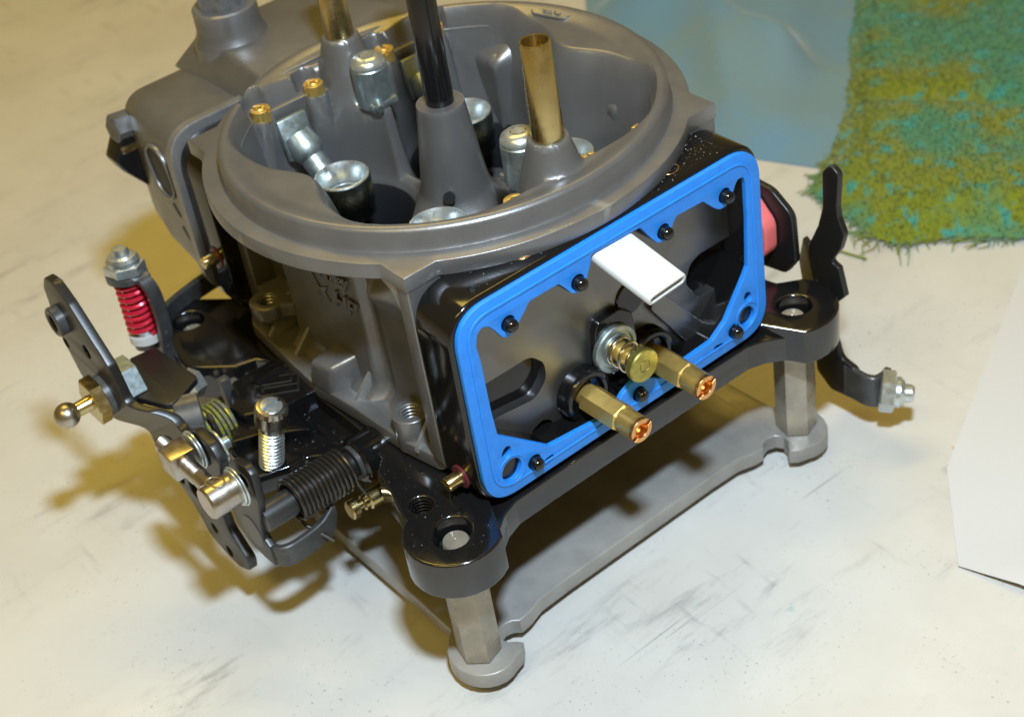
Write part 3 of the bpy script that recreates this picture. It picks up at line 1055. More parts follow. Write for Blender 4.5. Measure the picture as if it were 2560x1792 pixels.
# brass jet extensions
def jet_axis(jy, jz):
    return lambda p: Vector((66.5 + p[2], jy + p[0], jz + p[1]))
for jy, jz in JETS:
    F = jet_axis(jy, jz)
    mb = MB()
    Fh = lambda p, F=F: F((p[0] * cos(0.28) - p[1] * sin(0.28), p[0] * sin(0.28) + p[1] * cos(0.28), p[2]))
    lathe(mb, Fh, [(3.6, 1.2), (4.35, 1.6), (4.35, 15.4), (3.8, 16.0), (0, 16.0)], 6)
    jt = build('jet_extension', mb, 'brass', mblock, 20)
    mb = MB()
    lathe(mb, F, [(3.4, -3.5), (3.4, 1.4), (0, 1.4)], 28)
    build('jet_thread', mb, 'brass', jt)
    mb = MB()
    lathe(mb, F, [(3.55, 15.4), (3.72, 16.0), (3.72, 22.0)], 40)
    mb.f = [q for q in mb.f if len(q) == 4]
    build('jet_collar', mb, 'brass', jt)
    # slotted end: two lips leave a slot across the bored face
    for s in (1, -1):
        hl = []
        a0, a1 = math.asin(0.72 / 3.72), math.asin(0.72 / 2.25)
        for k in range(15):
            a = a0 + (pi - 2 * a0) * k / 14
            hl.append((3.72 * cos(a), s * 3.72 * sin(a)))
        for k in range(11):
            a = pi - a1 - (pi - 2 * a1) * k / 10
            hl.append((2.25 * cos(a), s * 2.25 * sin(a)))
        if s < 0:
            hl = hl[::-1]
        mb = MB()
        sa = radians(28)
        plate(mb, hl, [], lambda p, F=F: F((p[0] * cos(sa) - p[1] * sin(sa), p[0] * sin(sa) + p[1] * cos(sa), 20.9 + p[2])), 2.2, 0.12)
        build('jet_lip', mb, 'brass_end', jt)
    mb = MB()
    lathe(mb, F, [(3.68, 20.95), (2.3, 20.9), (1.9, 20.0), (1.2, 17.0), (0, 16.8)], 30)
    build('jet_bore', mb, 'brass_end', jt)

# power valve: seat washer, plunger, coil spring, disc
PY, PZ = 0.2, 29.6
F = lambda p: Vector((XF + 1.8 + p[2], PY + p[0], PZ + p[1]))
mb = MB()
lathe(mb, F, [(7.6, 0.2), (7.6, 1.6), (7.2, 2.0), (6.0, 2.1), (5.8, 1.5), (4.9, 1.5), (4.7, 2.0), (4.0, 2.1), (3.6, 1.2), (0, 1.2)], 44)
pv = build('power_valve', mb, 'zincdull', mblock)
mb = MB()
lathe(mb, F, [(3.0, 1.0), (3.0, 5.2), (2.6, 5.6), (2.6, 6.4), (1.7, 6.8), (1.7, 11.0), (0, 11)], 32)
build('plunger', mb, 'brass', pv)
mb = MB()
tube(mb, helix(F, 4.25, 2.2, 2.6, 1.0, 28) + helix(F, 4.25, 2.6, 10.6, 2.6, 28)[1:] + helix(F, 4.25, 10.6, 10.9, 0.6, 28, 2 * pi * 0.6)[1:], 0.36, 8)
build('valve_spring', mb, 'wire', pv)
mb = MB()
lathe(mb, F, [(4.6, 10.8), (5.15, 11.2), (5.15, 13.0), (4.8, 13.4), (1.95, 13.4), (1.85, 13.1), (1.6, 13.1), (1.5, 13.35), (0, 13.35)], 44)
build('valve_disc', mb, 'olive', pv)

# screw with maroon washer on the side of the block
def side_screw(parent, x, y, z):
    F = frame((x, y, z), (0, -1, 0))
    mb = MB()
    lathe(mb, F, [(2.1, 0.4), (2.1, 4.8), (1.9, 5.2), (0, 5.2)], 24)
    box(mb, -2.2, 2.2, -0.3, 0.3, 4.2, 5.3, 0.05, 1, F)
    o = build('mixture_screw', mb, 'gold', parent)
    mb = MB()
    ring(mb, F, 1.6, 3.6, -0.4, 0.5, 32)
    build('washer', mb, 'maroon', o)
side_screw(mblock, 63.0, -54.9, 16.6)
side_screw(mblock, 63.0, 55.3, 16.6)

# ---------------------------------------------------------------- front metering block and fuel bowl
mb = MB()
BOf = fillet([(-54.0, 12, 9), (54.0, 12, 9), (54.0, 72.5, 12), (-54.0, 72.5, 12)], 12, 12)
plate(mb, BOf, [], FX(-69.5), 14.0, 0.7, 3)
fblock = build('front_metering_block', mb, 'black', carb)
side_screw(fblock, -61.5, -54.0, 33.5)

def bowl_section(x, hw, zt, zb, r):
    return [(x, p[0], p[1]) for p in fillet([(-hw, zb, r), (hw, zb, r), (hw, zt, r), (-hw, zt, r)], r, 8)]
secs = [bowl_section(-69.8, 55.6, 74.6, 14, 12), bowl_section(-70.2, 56.2, 75.2, 14, 12), bowl_section(-73.2, 56.2, 75.2, 14, 12), bowl_section(-73.6, 55.8, 74.8, 14.5, 12), bowl_section(-74.4, 55.0, 74.0, 16, 11.5), bowl_section(-96, 54.0, 73.6, 20, 11), bowl_section(-110, 51.0, 72.8, 23, 9), bowl_section(-112.5, 49.0, 71.5, 24.5, 8)]
mb = MB()
v, f = [], []
for s_ in secs:
    v += s_
m_ = len(secs[0])
for i in range(len(secs) - 1):
    for k in range(m_):
        l = (k + 1) % m_
        f.append((i * m_ + k, i * m_ + l, (i + 1) * m_ + l, (i + 1) * m_ + k))
f.append(tuple(range(m_)))
f.append(tuple((len(secs) - 1) * m_ + k for k in range(m_))[::-1])
mb.add(v, f)
bowl = build('fuel_bowl', mb, 'cast', carb, 40)
# raised needle-valve hump on top of the bowl
def frustum(mb, bot, zb, top, zt, bev=1.2):
    bmx = bmesh.new()
    n = len(bot)
    a = [bmx.verts.new((x, y, zb)) for x, y in bot]
    b = [bmx.verts.new((x, y, zt[i] if isinstance(zt, (list, tuple)) else zt)) for i, (x, y) in enumerate(top)]
    bmx.faces.new(a[::-1])
    bmx.faces.new(b)
    for i in range(n):
        j = (i + 1) % n
        bmx.faces.new((a[i], a[j], b[j], b[i]))
    bmesh.ops.recalc_face_normals(bmx, faces=bmx.faces)
    if bev:
        bmesh.ops.bevel(bmx, geom=bmx.edges[:], offset=bev, segments=3, profile=0.5, affect='EDGES')
    bmx.verts.index_update()
    mb.add([v.co.copy() for v in bmx.verts], [tuple(v.index for v in q.verts) for q in bmx.faces])
    bmx.free()
mb = MB()
frustum(mb, [(-116, -28.0), (-70, -27.5), (-70, 46), (-116, 46)], 72, [(-109, -19), (-56, -25), (-56, 34), (-109, 24)], [82.5, 84.6, 84.6, 82.5], 1.4)
build('bowl_hump', mb, 'cast', bowl)
mb = MB()
lathe(mb, frame((-97.5, -12.5, 0), (0, 0, 1)), [(12.6, 70), (12.5, 82.0), (11.8, 83.6), (11.0, 85.2), (10.6, 87.0), (10.5, 93.4), (9.9, 94), (0, 94)], 48)
nv = build('needle_valve_boss', mb, 'cast', bowl, 40)
mb = MB()
lathe(mb, frame((-97.5, -12.5, 93.8), (0, 0, 1)), [(8.6, 0), (8.6, 8), (7.4, 8.5), (0, 8.5)], 6)
build('needle_valve_nut', mb, 'satin', nv)
# sight window in the bowl side
mb = MB()
sl = slot(-83.6, 56.9, 5.9, 5.0, radians(102), 12)
so = slot(-83.6, 56.9, 7.2, 5.0, radians(102), 12)
plate(mb, so, [sl], FY(-53.9), 1.9, 0.7, 3)
wnd = build('sight_window', mb, 'cast', bowl)
mb = MB()
plate(mb, sl, [], FY(-54.5), 0.5, 0.1)  # flat dark plate standing in for the shade inside the window recess
build('window_recess_shade', mb, 'dark', wnd)
for x, z in ((-78.5, 35.5), (-80.5, 43.5)):
    mb = MB()
    plate(mb, slot(x, z, 0.9, 3.6, radians(-52), 8), [], FY(-54.55), 0.35, 0.1)
    build('cast_notch', mb, 'dark', bowl)
# black fittings at the front of the bowl
mb = MB()
plate(mb, fillet([(-52.4, 64.0, 1), (-55.0, 63.2, 1), (-57.4, 59.6, 1), (-60.4, 54.5, 1.5), (-58.6, 50.2, 2), (-51.6, 41.0, 2), (-42, 42, 2), (-42, 64, 2)], 1.5), [], FX(-113.5), 8, 0.8)
fit = build('fuel_fitting', mb, 'tubeblack', bowl)
mb = MB()
box(mb, -113.0, -105.0, -57.4, -50.0, 56.0, 58.6, 0.4, 2)
build('fitting_clip', mb, 'gold', fit)
mb = MB()
lathe(mb, frame((-109, -47, 63), (0, -1, 0.1)), [(5.0, 0), (5.0, 9.5), (4.2, 10.2), (0, 10.2)], 6)
build('fitting_screw', mb, 'satin', fit)
# accelerator pump housing under the bowl
mb = MB()
frustum(mb, [(-108, -40), (-74, -44), (-74, 20), (-108, 20)], 8, [(-106, -44), (-74, -50), (-74, 24), (-106, 24)], 24, 2.5)
build('pump_housing', mb, 'cast', bowl)
# ================================================================== LINKAGE (throttle side, -y)
# secondary shaft with return spring
FS = lambda p: Vector((24.0 + p[0], -62.0 - p[2], 5.8 + p[1]))
mb = MB()
lathe(mb, FS, [(5.4, 2), (5.4, 5.2), (4.15, 5.6), (4.15, 36.2), (0, 36.2)], 40)
shaft = build('secondary_shaft_sleeve', mb, 'satin', carb)
mb = MB()
hp = helix(FS, 6.2, 8.0, 26.4, 12.6, 28)
tube(mb, hp, 0.7, 8)
tube(mb, [FS((-5.4, -2.6, 27.2)), FS((2.0, -9.0, 25.0)), FS((8.0, -14.6, 20.4))], 0.6, 8)
tube(mb, [FS((5.6, 2.0, 8.4)), FS((6.4, -3.0, 7.6)), FS((7.6, -8.0, 6.0))], 0.6, 8)
build('return_spring', mb, 'darksteel', carb)
# brass spring anchor pin on the throttle body
mb = MB()
lathe(mb, frame((31.5, -62.0, -3.0), (-0.02, -1, 0.02)), [(2.9, 0), (2.9, 6.5), (2.3, 7.0), (2.3, 8.4), (1.6, 8.8), (1.6, 10.4), (2.9, 10.7), (2.9, 12.8), (2.5, 13.2), (0, 13.2)], 28)
build('spring_anchor_pin', mb, 'gold', carb)
# secondary lever: plate and bent hook
YS = -97.0
mb = MB()
lev = [(15.0, 22.5, 2), (19.5, 26.0, 3.5), (26.5, 27.6, 3.5), (29.2, 25.5, 2), (28.0, 15.5, 3), (24.4, 5, 4), (23.2, -1.5, 1.5), (26.0, -3.4, 1), (26.4, -10.6, 1), (20.0, -11.0, 5), (12.6, -10.2, 5), (6.8, -6.0, 4), (7.6, 1.5, 4), (14.6, 12, 5)]
plate(mb, fillet(lev, 3), [circle(22.4, 20.2, 2.2, 20)], FY(YS), 2.4, 0.35)
seclev = build('secondary_lever', mb, 'satin', carb)
mb = MB()
arc = smooth_path([(15.0, YS - 1.2, -6.6), (22.0, YS - 1.2, -6.9), (26.4, YS - 0.6, -7.1), (28.4, YS + 1.8, -7.2), (28.8, YS + 6, -7.1), (28.6, YS + 12, -6.6), (28.0, YS + 16.4, -5.2), (27.2, YS + 19.0, -2.2)], 6)
nn = len(arc)
strip(mb, arc, [7.6] * (nn - 12) + [7.6, 7.6, 7.8, 8, 8.2, 8.2, 8, 7.6, 7, 6.2, 5.2, 3.6], 2.0, (0, 0, 1))
build('spring_hook', mb, 'satin', seclev)
mb = MB()
ring(mb, FY(YS - 2.2 + 0.0), 0.5, 5.2, -0.02, 0.5, 32) if False else cyl(mb, lambda p: Vector((17.5 + p[0], YS - 2.2 - p[2], -2.0 + p[1])), 5.4, 0, 0.5, 32, 0.25)
build('shaft_rivet', mb, 'satin', seclev)
# primary throttle lever: joggled plate
def bend(x, z):
    # signed position along the lever axis from the shaft outwards
    s = (-(x + 33.0) * 0.60 + (z - 14.0) * 0.80)
    return -100.2 - 8.0 * sstep(-6.0, 6.0, s)
def poly_subdiv(pts, step=1.5):
    out = []
    n = len(pts)
    for i in range(n):
        a, b = Vector(pts[i]), Vector(pts[(i + 1) % n])
        k = max(1, int((b - a).length / step))
        for j in range(k):
            q = a.lerp(b, j / k)
            out.append((q.x, q.y))
    return out
ol = [(-64.6, 50.5, 3), (-60.5, 56.0, 4), (-53.5, 57.0, 4), (-46.5, 52.5, 6), (-31.0, 37.5, 3), (-27.5, 26.0, 4), (-20.0, 24.2, 4), (-12.5, 18.0, 5), (-7.0, 21.5, 4), (-1.0, 25.2, 4), (7.0, 24.2, 4), (10.6, 20.0, 3), (6.0, 10.0, 6), (-1.5, -3.5, 8), (-0.8, -13.0, 6), (7.6, -20.6, 3), (6.0, -26.0, 3), (-1.0, -29.0, 3), (-6.5, -29.2, 3), (-17.5, -26.5, 6), (-22.5, -18.0, 6), (-33.0, -9.5, 6), (-40.0, -1.0, 5), (-41.0, 6.0, 4), (-47.0, 10.5, 6), (-60.0, 18.5, 6), (-66.5, 33.0, 5)]
ol = poly_subdiv(fillet(ol, 4, 5), 1.6)
LEVER_HOLES = ((-63.3, 30.0, 1.7), (-46.0, 35.5, 2.3), (-12.0, -20.0, 1.8), (-5.6, -25.6, 1.9), (-18.0, -8.0, 3.2), (-27.5, -7.6, 3.2), (-36.0, -0.5, 2.2))
def grid_plate(mb, outline, holes, t, yfun):
    """joggled sheet: flat plate cut across the bend so that the offset is smooth"""
    v, f = plate_mesh(outline, holes, FY(0), t, 0.4)
    bmx = bmesh.new()
    vs_ = [bmx.verts.new(p) for p in v]
    for q in f:
        try:
            bmx.faces.new([vs_[k] for k in q])
        except ValueError:
            pass
    for k in range(-14, 15):
        s_ = k * 0.55
        co = Vector((-33.0 - 0.60 * s_, 0, 14.0 + 0.80 * s_))
        bmesh.ops.bisect_plane(bmx, geom=bmx.verts[:] + bmx.edges[:] + bmx.faces[:], dist=1e-5, plane_co=co, plane_no=Vector((-0.60, 0, 0.80)))
    for q in bmx.verts:
        q.co.y += yfun(q.co.x, q.co.z) + t
    bmx.verts.index_update()
    mb.add([q.co.copy() for q in bmx.verts], [tuple(w.index for w in q.verts) for q in bmx.faces])
    bmx.free()
mb = MB()
grid_plate(mb, ol, [circle(x, z, r, 20) for x, z, r in LEVER_HOLES], 3.0, bend)
prim = build('throttle_lever', mb, 'satin', carb, 30)
mb = MB()
y0 = bend(-62, 40)
ring(mb, lambda p: Vector((-58.6 + p[0], y0 - p[2], 41.6 + p[1])), 2.8, 4.8, -1, 3.0, 34, 0.5)
build('lever_bushing', mb, 'satin', prim)
# ball stud through the lever
bx_, bz_ = -42.0, 21.6
yb_ = bend(bx_, bz_)
FB = lambda p: Vector((bx_ + p[0], yb_ - p[2], bz_ + p[1]))
mb = MB()
hexa(mb, FB, 7.6, 1.6, 5.6, 0.6)
bs = build('ball_stud', mb, 'gold', prim, 25)
mb = MB()
lathe(mb, FB, [(6.6, -0.2), (6.6, 1.8), (0, 1.8)], 36)
build('stud_washer', mb, 'satin', bs)
mb = MB()
lathe(mb, FB, [(2.6, 5.0), (2.4, 6.0), (2.2, 12), (0, 12)], 24)
build('ball_neck', mb, 'gold', bs)
mb = MB()
lathe(mb, FB, [(2.2, 9.6)] + [(3.95 * sin(radians(a)), 13.2 - 3.95 * cos(radians(a))) for a in range(34, 181, 8)] + [(0, 17.15)], 32)
build('ball', mb, 'darksteel' if False else 'steel', bs, 60)
mb = MB()
hexa(mb, FB, 8.0, -10.4, -3.2, 0.9)
build('stud_nut', mb, 'zincdull', bs, 25)
# link rod between the levers
mb = MB()
rodx0, rodx1 = -13.0, 21.0
prof = []
x = rodx0
FR = lambda p: Vector((p[2], -106.4 + p[0], 18.2 + p[1]))
prof = [(0, -12.6), (2.4, -12.6)]
h = -12.2
while h < 9.0:
    prof += [(2.35, h), (2.75, h + 0.35), (2.35, h + 0.7)]
    h += 0.85
prof += [(2.6, 9.6), (2.6, 20.5), (0, 20.5)]
lathe(mb, FR, prof, 26)
rod = build('link_rod', mb, 'steel', carb)
mb = MB()
box(mb, -6.4, 1.8, -110.6, -102.6, 14.2, 22.2, 0.6, 2)
build('rod_block', mb, 'steel', rod)
mb = MB()
Ft = lambda p: Vector((21.0 + p[0], -102.6 - p[2], 18.6 + p[1]))
lathe(mb, Ft, [(5.0, 0), (5.0, 7.9), (4.5, 8.6), (0, 8.7)], 40)
tr = build('rod_trunnion', mb, 'steel', rod)
mb = MB()
plate(mb, slot(20.6, -106.6, 2.0, 2.2, 0.5, 10), [slot(20.6, -106.6, 1.5, 2.0, 0.5, 10)], FZ(23.3), 0.45, 0.1)
build('trunnion_dimple', mb, 'steel', tr)
for nm, x, z, y in (('rod_block', -2.3, 18.2, -100.6), ('rod_trunnion', 22.4, 19.6, -101.0)):
    for k in range(2):
        mb = MB()
        ring(mb, lambda p, x=x, z=z, y=y, k=k: Vector((x + p[0], y - 0.1 - k * 0.8 - p[2], z + p[1])), 2.0, 6.2 - k * 0.5, 0, 0.7, 36, 0.2)
        build('link_washer', mb, 'zinc', rod)
mb = MB()
ring(mb, lambda p: Vector((4.2 + p[0], -96.2 - p[2], 20.2 + p[1])), 1.6, 5.4, 0, 0.8, 36, 0.2)
build('link_washer', mb, 'zinc', rod)
mb = MB()
lathe(mb, lambda p: Vector((4.2 + p[0], -93.0 - p[2], 20.2 + p[1])), [(1.4, 0), (1.9, 0.4), (1.9, 3.6), (0, 3.6)], 24)
build('clevis_pin', mb, 'zincdull', rod)
mb = MB()
tube(mb, smooth_path([(3.4, -95.0, 17.5), (2.0, -94.8, 22), (0.2, -94.6, 26.5), (-1.6, -94.4, 27.2), (-2.2, -94.2, 25), (0.2, -94.4, 20.5)], 5), 0.75, 10)
build('cotter_pin', mb, 'darksteel', rod)

# yellow-painted spring on the primary shaft and its sleeve
FP = lambda p: Vector((-21.5 + p[0], -75.5 - p[2], 6.6 + p[1]))
mb = MB()
tube(mb, helix(FP, 6.9, 7.0, 20.0, 8.5, 26), 0.58, 8)
build('throttle_return_spring', mb, 'yellow', carb)
mb = MB()
lathe(mb, FP, [(5.6, 6), (5.6, 22.5), (0, 22.5)], 36)
build('primary_shaft_sleeve', mb, 'satin', carb)
# cam plate behind the throttle lever
mb = MB()
cam_ol = fillet([(-53, -94.5, 1), (-52, -86.0, 1), (-28, -84.5, 2), (-24.0, -92.0, 2), (-22.0, -97.5, 4), (-34, -102.5, 3)], 2)
plate(mb, cam_ol, [], FZ(19.0), 2.2, 0.3)
build('linkage_plate', mb, 'satin', carb)
mb = MB()
strip(mb, smooth_path([(-24, -92, 20), (-20, -93.5, 19), (-16.5, -95.0, 15), (-15.0, -95.8, 10)], 5), 8, 2.0, (0.5, 1, 0))
lathe(mb, frame((-15.5, -95.4, 13), (0.35, -0.4, -0.8)), [(3.6, -2), (3.6, 1), (0, 1.2)], 24)
build('cam_tab', mb, 'satin', carb)
mb = MB()
lathe(mb, frame((-15.0, -95.8, 8.6), (0.2, -0.4, -0.9)), [(3.0, -2), (2.6, 4), (0, 5)], 24)
build('pump_cam', mb, 'pink', carb)
# grey stop pieces between fork and ear
mb = MB()
box(mb, -36, -20, -76, -70, 0, 9, 1.5, 3)
build('stop_block', mb, 'cast', throttle)
mb = MB()
box(mb, -29.5, -26.5, -78.5, -75.4, 1, 16, 0.4, 2)
build('stop_tang', mb, 'satin', throttle)
mb = MB()
lathe(mb, frame((-44, -79.5, 8), (0.3, -1, 0.1)), [(4.8, 0), (4.8, 4.5), (0, 4.8)], 6)
build('pivot_nut', mb, 'zinc', throttle)
# accelerator pump arm on the left: bracket, bolt, nut, red spring
def pump_assembly(T, nutm='zinc'):
    root_mb = MB()
    path = smooth_path([T((0, 0, 33.5)), T((4.0, 0.5, 34.0)), T((7.2, 1, 32.0)), T((8.4, 1.5, 26.0)), T((8.0, 2, 12)), T((6.4, 2, 2)), T((8.4, 1.5, -5)), T((12, 1, -9))], 6)
    wd = [6, 7, 7.4, 7, 6.5] + [6] * 5 + [4.5] * (len(path) - 10)
    strip(root_mb, path, wd, 2.2, T((0, 1, 0)) - T((0, 0, 0)))
    a = build('pump_arm', root_mb, 'satin', carb)
    mb = MB()
    lathe(mb, lambda p: T((p[0], p[1], 33.5 + p[2])), [(5.9, -1.1), (5.9, 1.1), (0, 1.2)], 36)
    build('arm_eye', mb, 'satin', a)
    mb = MB()
    lathe(mb, lambda p: T((p[0], p[1], p[2])), [(2.5, 4), (2.5, 44.0), (2.0, 45.2), (0, 45.4)], 24)
    b_ = build('pump_bolt', mb, nutm, carb)
    mb = MB()
    hexa(mb, lambda p: T((p[0], p[1], p[2])), 5.8, 34.8, 39.0, 0.7)
    lathe(mb, lambda p: T((p[0], p[1], p[2])), [(4.7, 38.8), (4.7, 40.6), (4.0, 42.0), (2.8, 42.2), (0, 42.2)], 30)
    build('lock_nut', mb, nutm, b_, 25)
    mb = MB()
    tube(mb, helix(lambda p: T((p[0], p[1], p[2])), 3.7, 8.5, 31.5, 8.4, 24), 0.85, 8)
    build('pump_spring', mb, 'red', b_)
    mb = MB()
    lathe(mb, lambda p: T((p[0], p[1], p[2])), [(4.5, 4.5), (4.5, 7.6), (0, 7.6)], 30)
    build('spring_seat', mb, 'white', b_)
    mb = MB()
    lathe(mb, lambda p: T((p[0], p[1], p[2])), [(1.8, 0), (3.6, 1.5), (3.9, 4.5), (0, 4.6)], 28)
    build('bolt_head', mb, 'tubeblack', b_)
pump_assembly(lambda p: Vector((-67.0 + p[0] * 1.0 + p[2] * 0.09, -83.0 + p[1] + p[0] * 0.25, 11.0 + p[2] * 0.9)))
mb = MB()
strip(mb, smooth_path([(-60, -80, 12), (-76, -72, 12), (-82, -58, 12), (-84, -45, 12)], 5), 7, 2.4, (0, 0, 1))
build('pump_crank', mb, 'satin', carb)

# ================================================================== LEVERS on the far side (+y)
mb = MB()
YL = 84.0
blade = [(69.8, 48.5, 2.2), (73.0, 52.2, 2.2), (76.3, 49.8, 2.2), (75.4, 38, 3), (75.8, 34.5, 3), (78.2, 29.5, 3), (76.4, 23.5, 3), (72.4, 17.4, 1.2), (75.6, 16.4, 1), (78.0, 6.8, 0.6), (70.2, -2.4, 1), (65.5, 4, 2), (63.0, 16.5, 1.5), (63.6, 20.0, 1.5), (67.6, 28.6, 4), (69.6, 36, 4)]
plate(mb, fillet(blade, 1.2), [], FY(YL), 2.2, 0.4)
lv = build('choke_side_lever', mb, 'satin', carb)
mb = MB()
plate(mb, fillet([(65, 16.8), (55.6, 16.0, 1.5), (51.0, 4.0, 1.5), (56, -8, 2), (69, -2)], 0.6), [], lambda p: Vector((p[0], YL + 0.6 + (65 - p[0]) * 0.55 - p[2], p[1])), 2.0, 0.35)
build('lever_tab', mb, 'satin', lv)
mb = MB()
brk = [(66, 12), (71.5, -6.5, 3), (72.5, -14, 3), (74.5, -20, 3), (80.5, -21.5, 2), (82, -34, 2), (70, -35, 3), (64, -30, 3), (62, 0)]
plate(mb, fillet(brk, 2), [], FY(YL + 1.5), 2.2, 0.4)
mb2 = mb
bk = build('secondary_pump_bracket', mb, 'satin', carb)
mb = MB()
strip(mb, smooth_path([(76, YL + 0.2, -27.8), (80.5, YL + 0.0, -27.8), (84.0, YL + 0.2, -28), (86.6, YL + 1.6, -28.2), (86.9, YL + 5.0, -28.6), (86.0, YL + 8.5, -29)], 6), 12, 2.2, (0, 0, 1))
build('bracket_ear', mb, 'satin', bk)
mb = MB()
Fn = frame((86.8, YL + 2.4, -28.2), (0.74, 0.60, -0.10))
hexa(mb, Fn, 6.9, 0.8, 5.6, 0.8)
lathe(mb, Fn, [(5.0, 5.0), (5.0, 7.0), (4.0, 8.2), (3.0, 8.4), (2.9, 10.6), (2.3, 11.4), (0, 11.5)], 30)
build('lock_nut', mb, 'zinc', bk, 25)
mb = MB()
tube(mb, helix(frame((84.0, YL + 4.6, -33.6), (-0.98, 0.05, 0.02)), 2.8, 0, 18, 9, 20), 0.7, 8)
build('override_spring', mb, 'red', bk)
# pink pump cam with black plate on the far shaft end
mb = MB()
plate(mb, fillet([(36.5, 38, 4), (52, 37.0, 7), (60.5, 31, 6), (61.5, 14.5, 3), (57, 8, 4), (42, 6, 4), (34, 20, 6)], 5), [], FY(80.5), 2.4, 0.5)
cp = build('cam_backing_plate', mb, 'satin', carb)
mb = MB()
plate(mb, fillet([(33, 34, 4), (47, 34.5, 6), (54.6, 27, 6), (54.5, 17, 6), (49, 11.5, 4), (34, 12, 4)], 5), [circle(47.5, 16.5, 1.6, 16)], FY(77.9), 5.4, 0.8)
build('pink_pump_cam', mb, 'pink', cp)

# ================================================================== THINGS ON THE BENCH BEHIND
def cloth_material(name, c1, c2, scale, thr, rough=0.9, bump=0.6, bscale=900, c3=None):
    m = bpy.data.materials.new(name)
    m.use_nodes = True
    nt = m.node_tree
    b = nt.nodes['Principled BSDF']
    b.inputs['Roughness'].default_value = rough
    b.inputs['Specular IOR Level'].default_value = 0.15
    b.inputs['Sheen Weight'].default_value = 0.25
    tc = nt.nodes.new('ShaderNodeTexCoord')
    def ns(s, det=4):
        n = nt.nodes.new('ShaderNodeTexNoise')
        n.inputs['Scale'].default_value = s
        n.inputs['Detail'].default_value = det
        nt.links.new(tc.outputs['Object'], n.inputs['Vector'])
        return n.outputs['Fac']
    def rg(s, a, c):
        r = nt.nodes.new('ShaderNodeMapRange')
        r.inputs['From Min'].default_value = a
        r.inputs['From Max'].default_value = c
        nt.links.new(s, r.inputs['Value'])
        return r.outputs['Result']
    mx = nt.nodes.new('ShaderNodeMix')
    mx.data_type = 'RGBA'
    mx.inputs['A'].default_value = (*c1, 1)
    mx.inputs['B'].default_value = (*c2, 1)
    nt.links.new(rg(ns(scale), thr - 0.06, thr + 0.06), mx.inputs['Factor'])
    out = mx.outputs['Result']
    if c3:
        m2 = nt.nodes.new('ShaderNodeMix')
        m2.data_type = 'RGBA'
        nt.links.new(out, m2.inputs['A'])
        m2.inputs['B'].default_value = (*c3, 1)
        nt.links.new(rg(ns(scale * 7, 2), 0.54, 0.70), m2.inputs['Factor'])
        out = m2.outputs['Result']
    nt.links.new(out, b.inputs['Base Color'])
    bp = nt.nodes.new('ShaderNodeBump')
    bp.inputs['Strength'].default_value = bump
    bp.inputs['Distance'].default_value = 0.0008
    nt.links.new(ns(bscale, 2), bp.inputs['Height'])
    nt.links.new(bp.outputs['Normal'], b.inputs['Normal'])
    return m
M['bluetowel'] = cloth_material('blue_paper_towel', (0.125, 0.235, 0.33), (0.15, 0.235, 0.27), 14, 0.52, bump=0.3, bscale=600)
M['terry'] = cloth_material('green_terry', (0.17, 0.20, 0.014), (0.075, 0.215, 0.10), 22, 0.55, bump=0.9, bscale=700, c3=(0.05, 0.27, 0.22))

def lump(x, y, seed=0):
    return (sin(x * 0.031 + seed) * cos(y * 0.027 + seed * 1.7) + 0.6 * sin(x * 0.067 + y * 0.05 + seed * 2.1) + 0.35 * sin(y * 0.11 - x * 0.06 + seed))
def bezier_region(outline, n, fz, th):
    """sheet: fan-subdivided outline (grid clipped), thick by th"""
    bmx = bmesh.new()
    vs_ = [bmx.verts.new((x, y, 0)) for x, y in outline]
    bmx.faces.new(vs_)
    xs = [p[0] for p in outline]
    ys = [p[1] for p in outline]
    for k in range(1, n):
        for axis, lo, hi in ((0, min(xs), max(xs)), (1, min(ys), max(ys))):
            co = Vector((0, 0, 0))
            co[axis] = lo + (hi - lo) * k / n
            no = Vector((0, 0, 0))
            no[axis] = 1
            bmesh.ops.bisect_plane(bmx, geom=bmx.verts[:] + bmx.edges[:] + bmx.faces[:], dist=1e-4, plane_co=co, plane_no=no)
    for v in bmx.verts:
        v.co.z = fz(v.co.x, v.co.y)
    bmesh.ops.recalc_face_normals(bmx, faces=bmx.faces)
    if sum(q.normal.z for q in bmx.faces) < 0:
        bmesh.ops.reverse_faces(bmx, faces=bmx.faces[:])
    bmesh.ops.solidify(bmx, geom=bmx.faces[:], thickness=th)
    bmx.verts.index_update()
    mb = MB()
    mb.add([v.co.copy() for v in bmx.verts], [tuple(v.index for v in q.verts) for q in bmx.faces])
    bmx.free()
    return mb
def edge_dist(x, y, pts):
    best = 1e9
    for i in range(len(pts)):
        a, b = Vector(pts[i]), Vector(pts[(i + 1) % len(pts)])
        ab = b - a
        t = max(0, min(1, (Vector((x, y)) - a).dot(ab) / ab.length_squared))
        best = min(best, (Vector((x, y)) - (a + ab * t)).length)
    return best
B0 = -ZT
blue_ol = fillet([(-232, 240, 8), (-200, 214, 10), (-148, 197, 20), (-94, 186, 20), (-62, 184, 16), (-38, 194, 10), (-14, 214, 10), (-60, 330, 10), (-170, 420, 10), (-330, 330, 20)], 10)
mb = bezier_region(blue_ol, 60, lambda x, y: B0 + 0.6 + min(1, edge_dist(x, y, blue_ol) / 30) * 6.5 + (max(0, lump(x, y, 1.3) * 4.0 + 3.0) + 15.0 * (1 - abs(sin((x * 0.55 - y) * 0.030 + 0.9 * sin(x * 0.023)))) ** 2.2 + 10.0 * (1 - abs(sin((x + y * 0.5) * 0.028 + 0.7 * sin(y * 0.03)))) ** 2.5) * min(1, edge_dist(x, y, blue_ol) / 22) * (1 - 0.85 * sstep(-26, -4, (x + 36) * 0.777 + (y - 200) * 0.633)), 0.45)
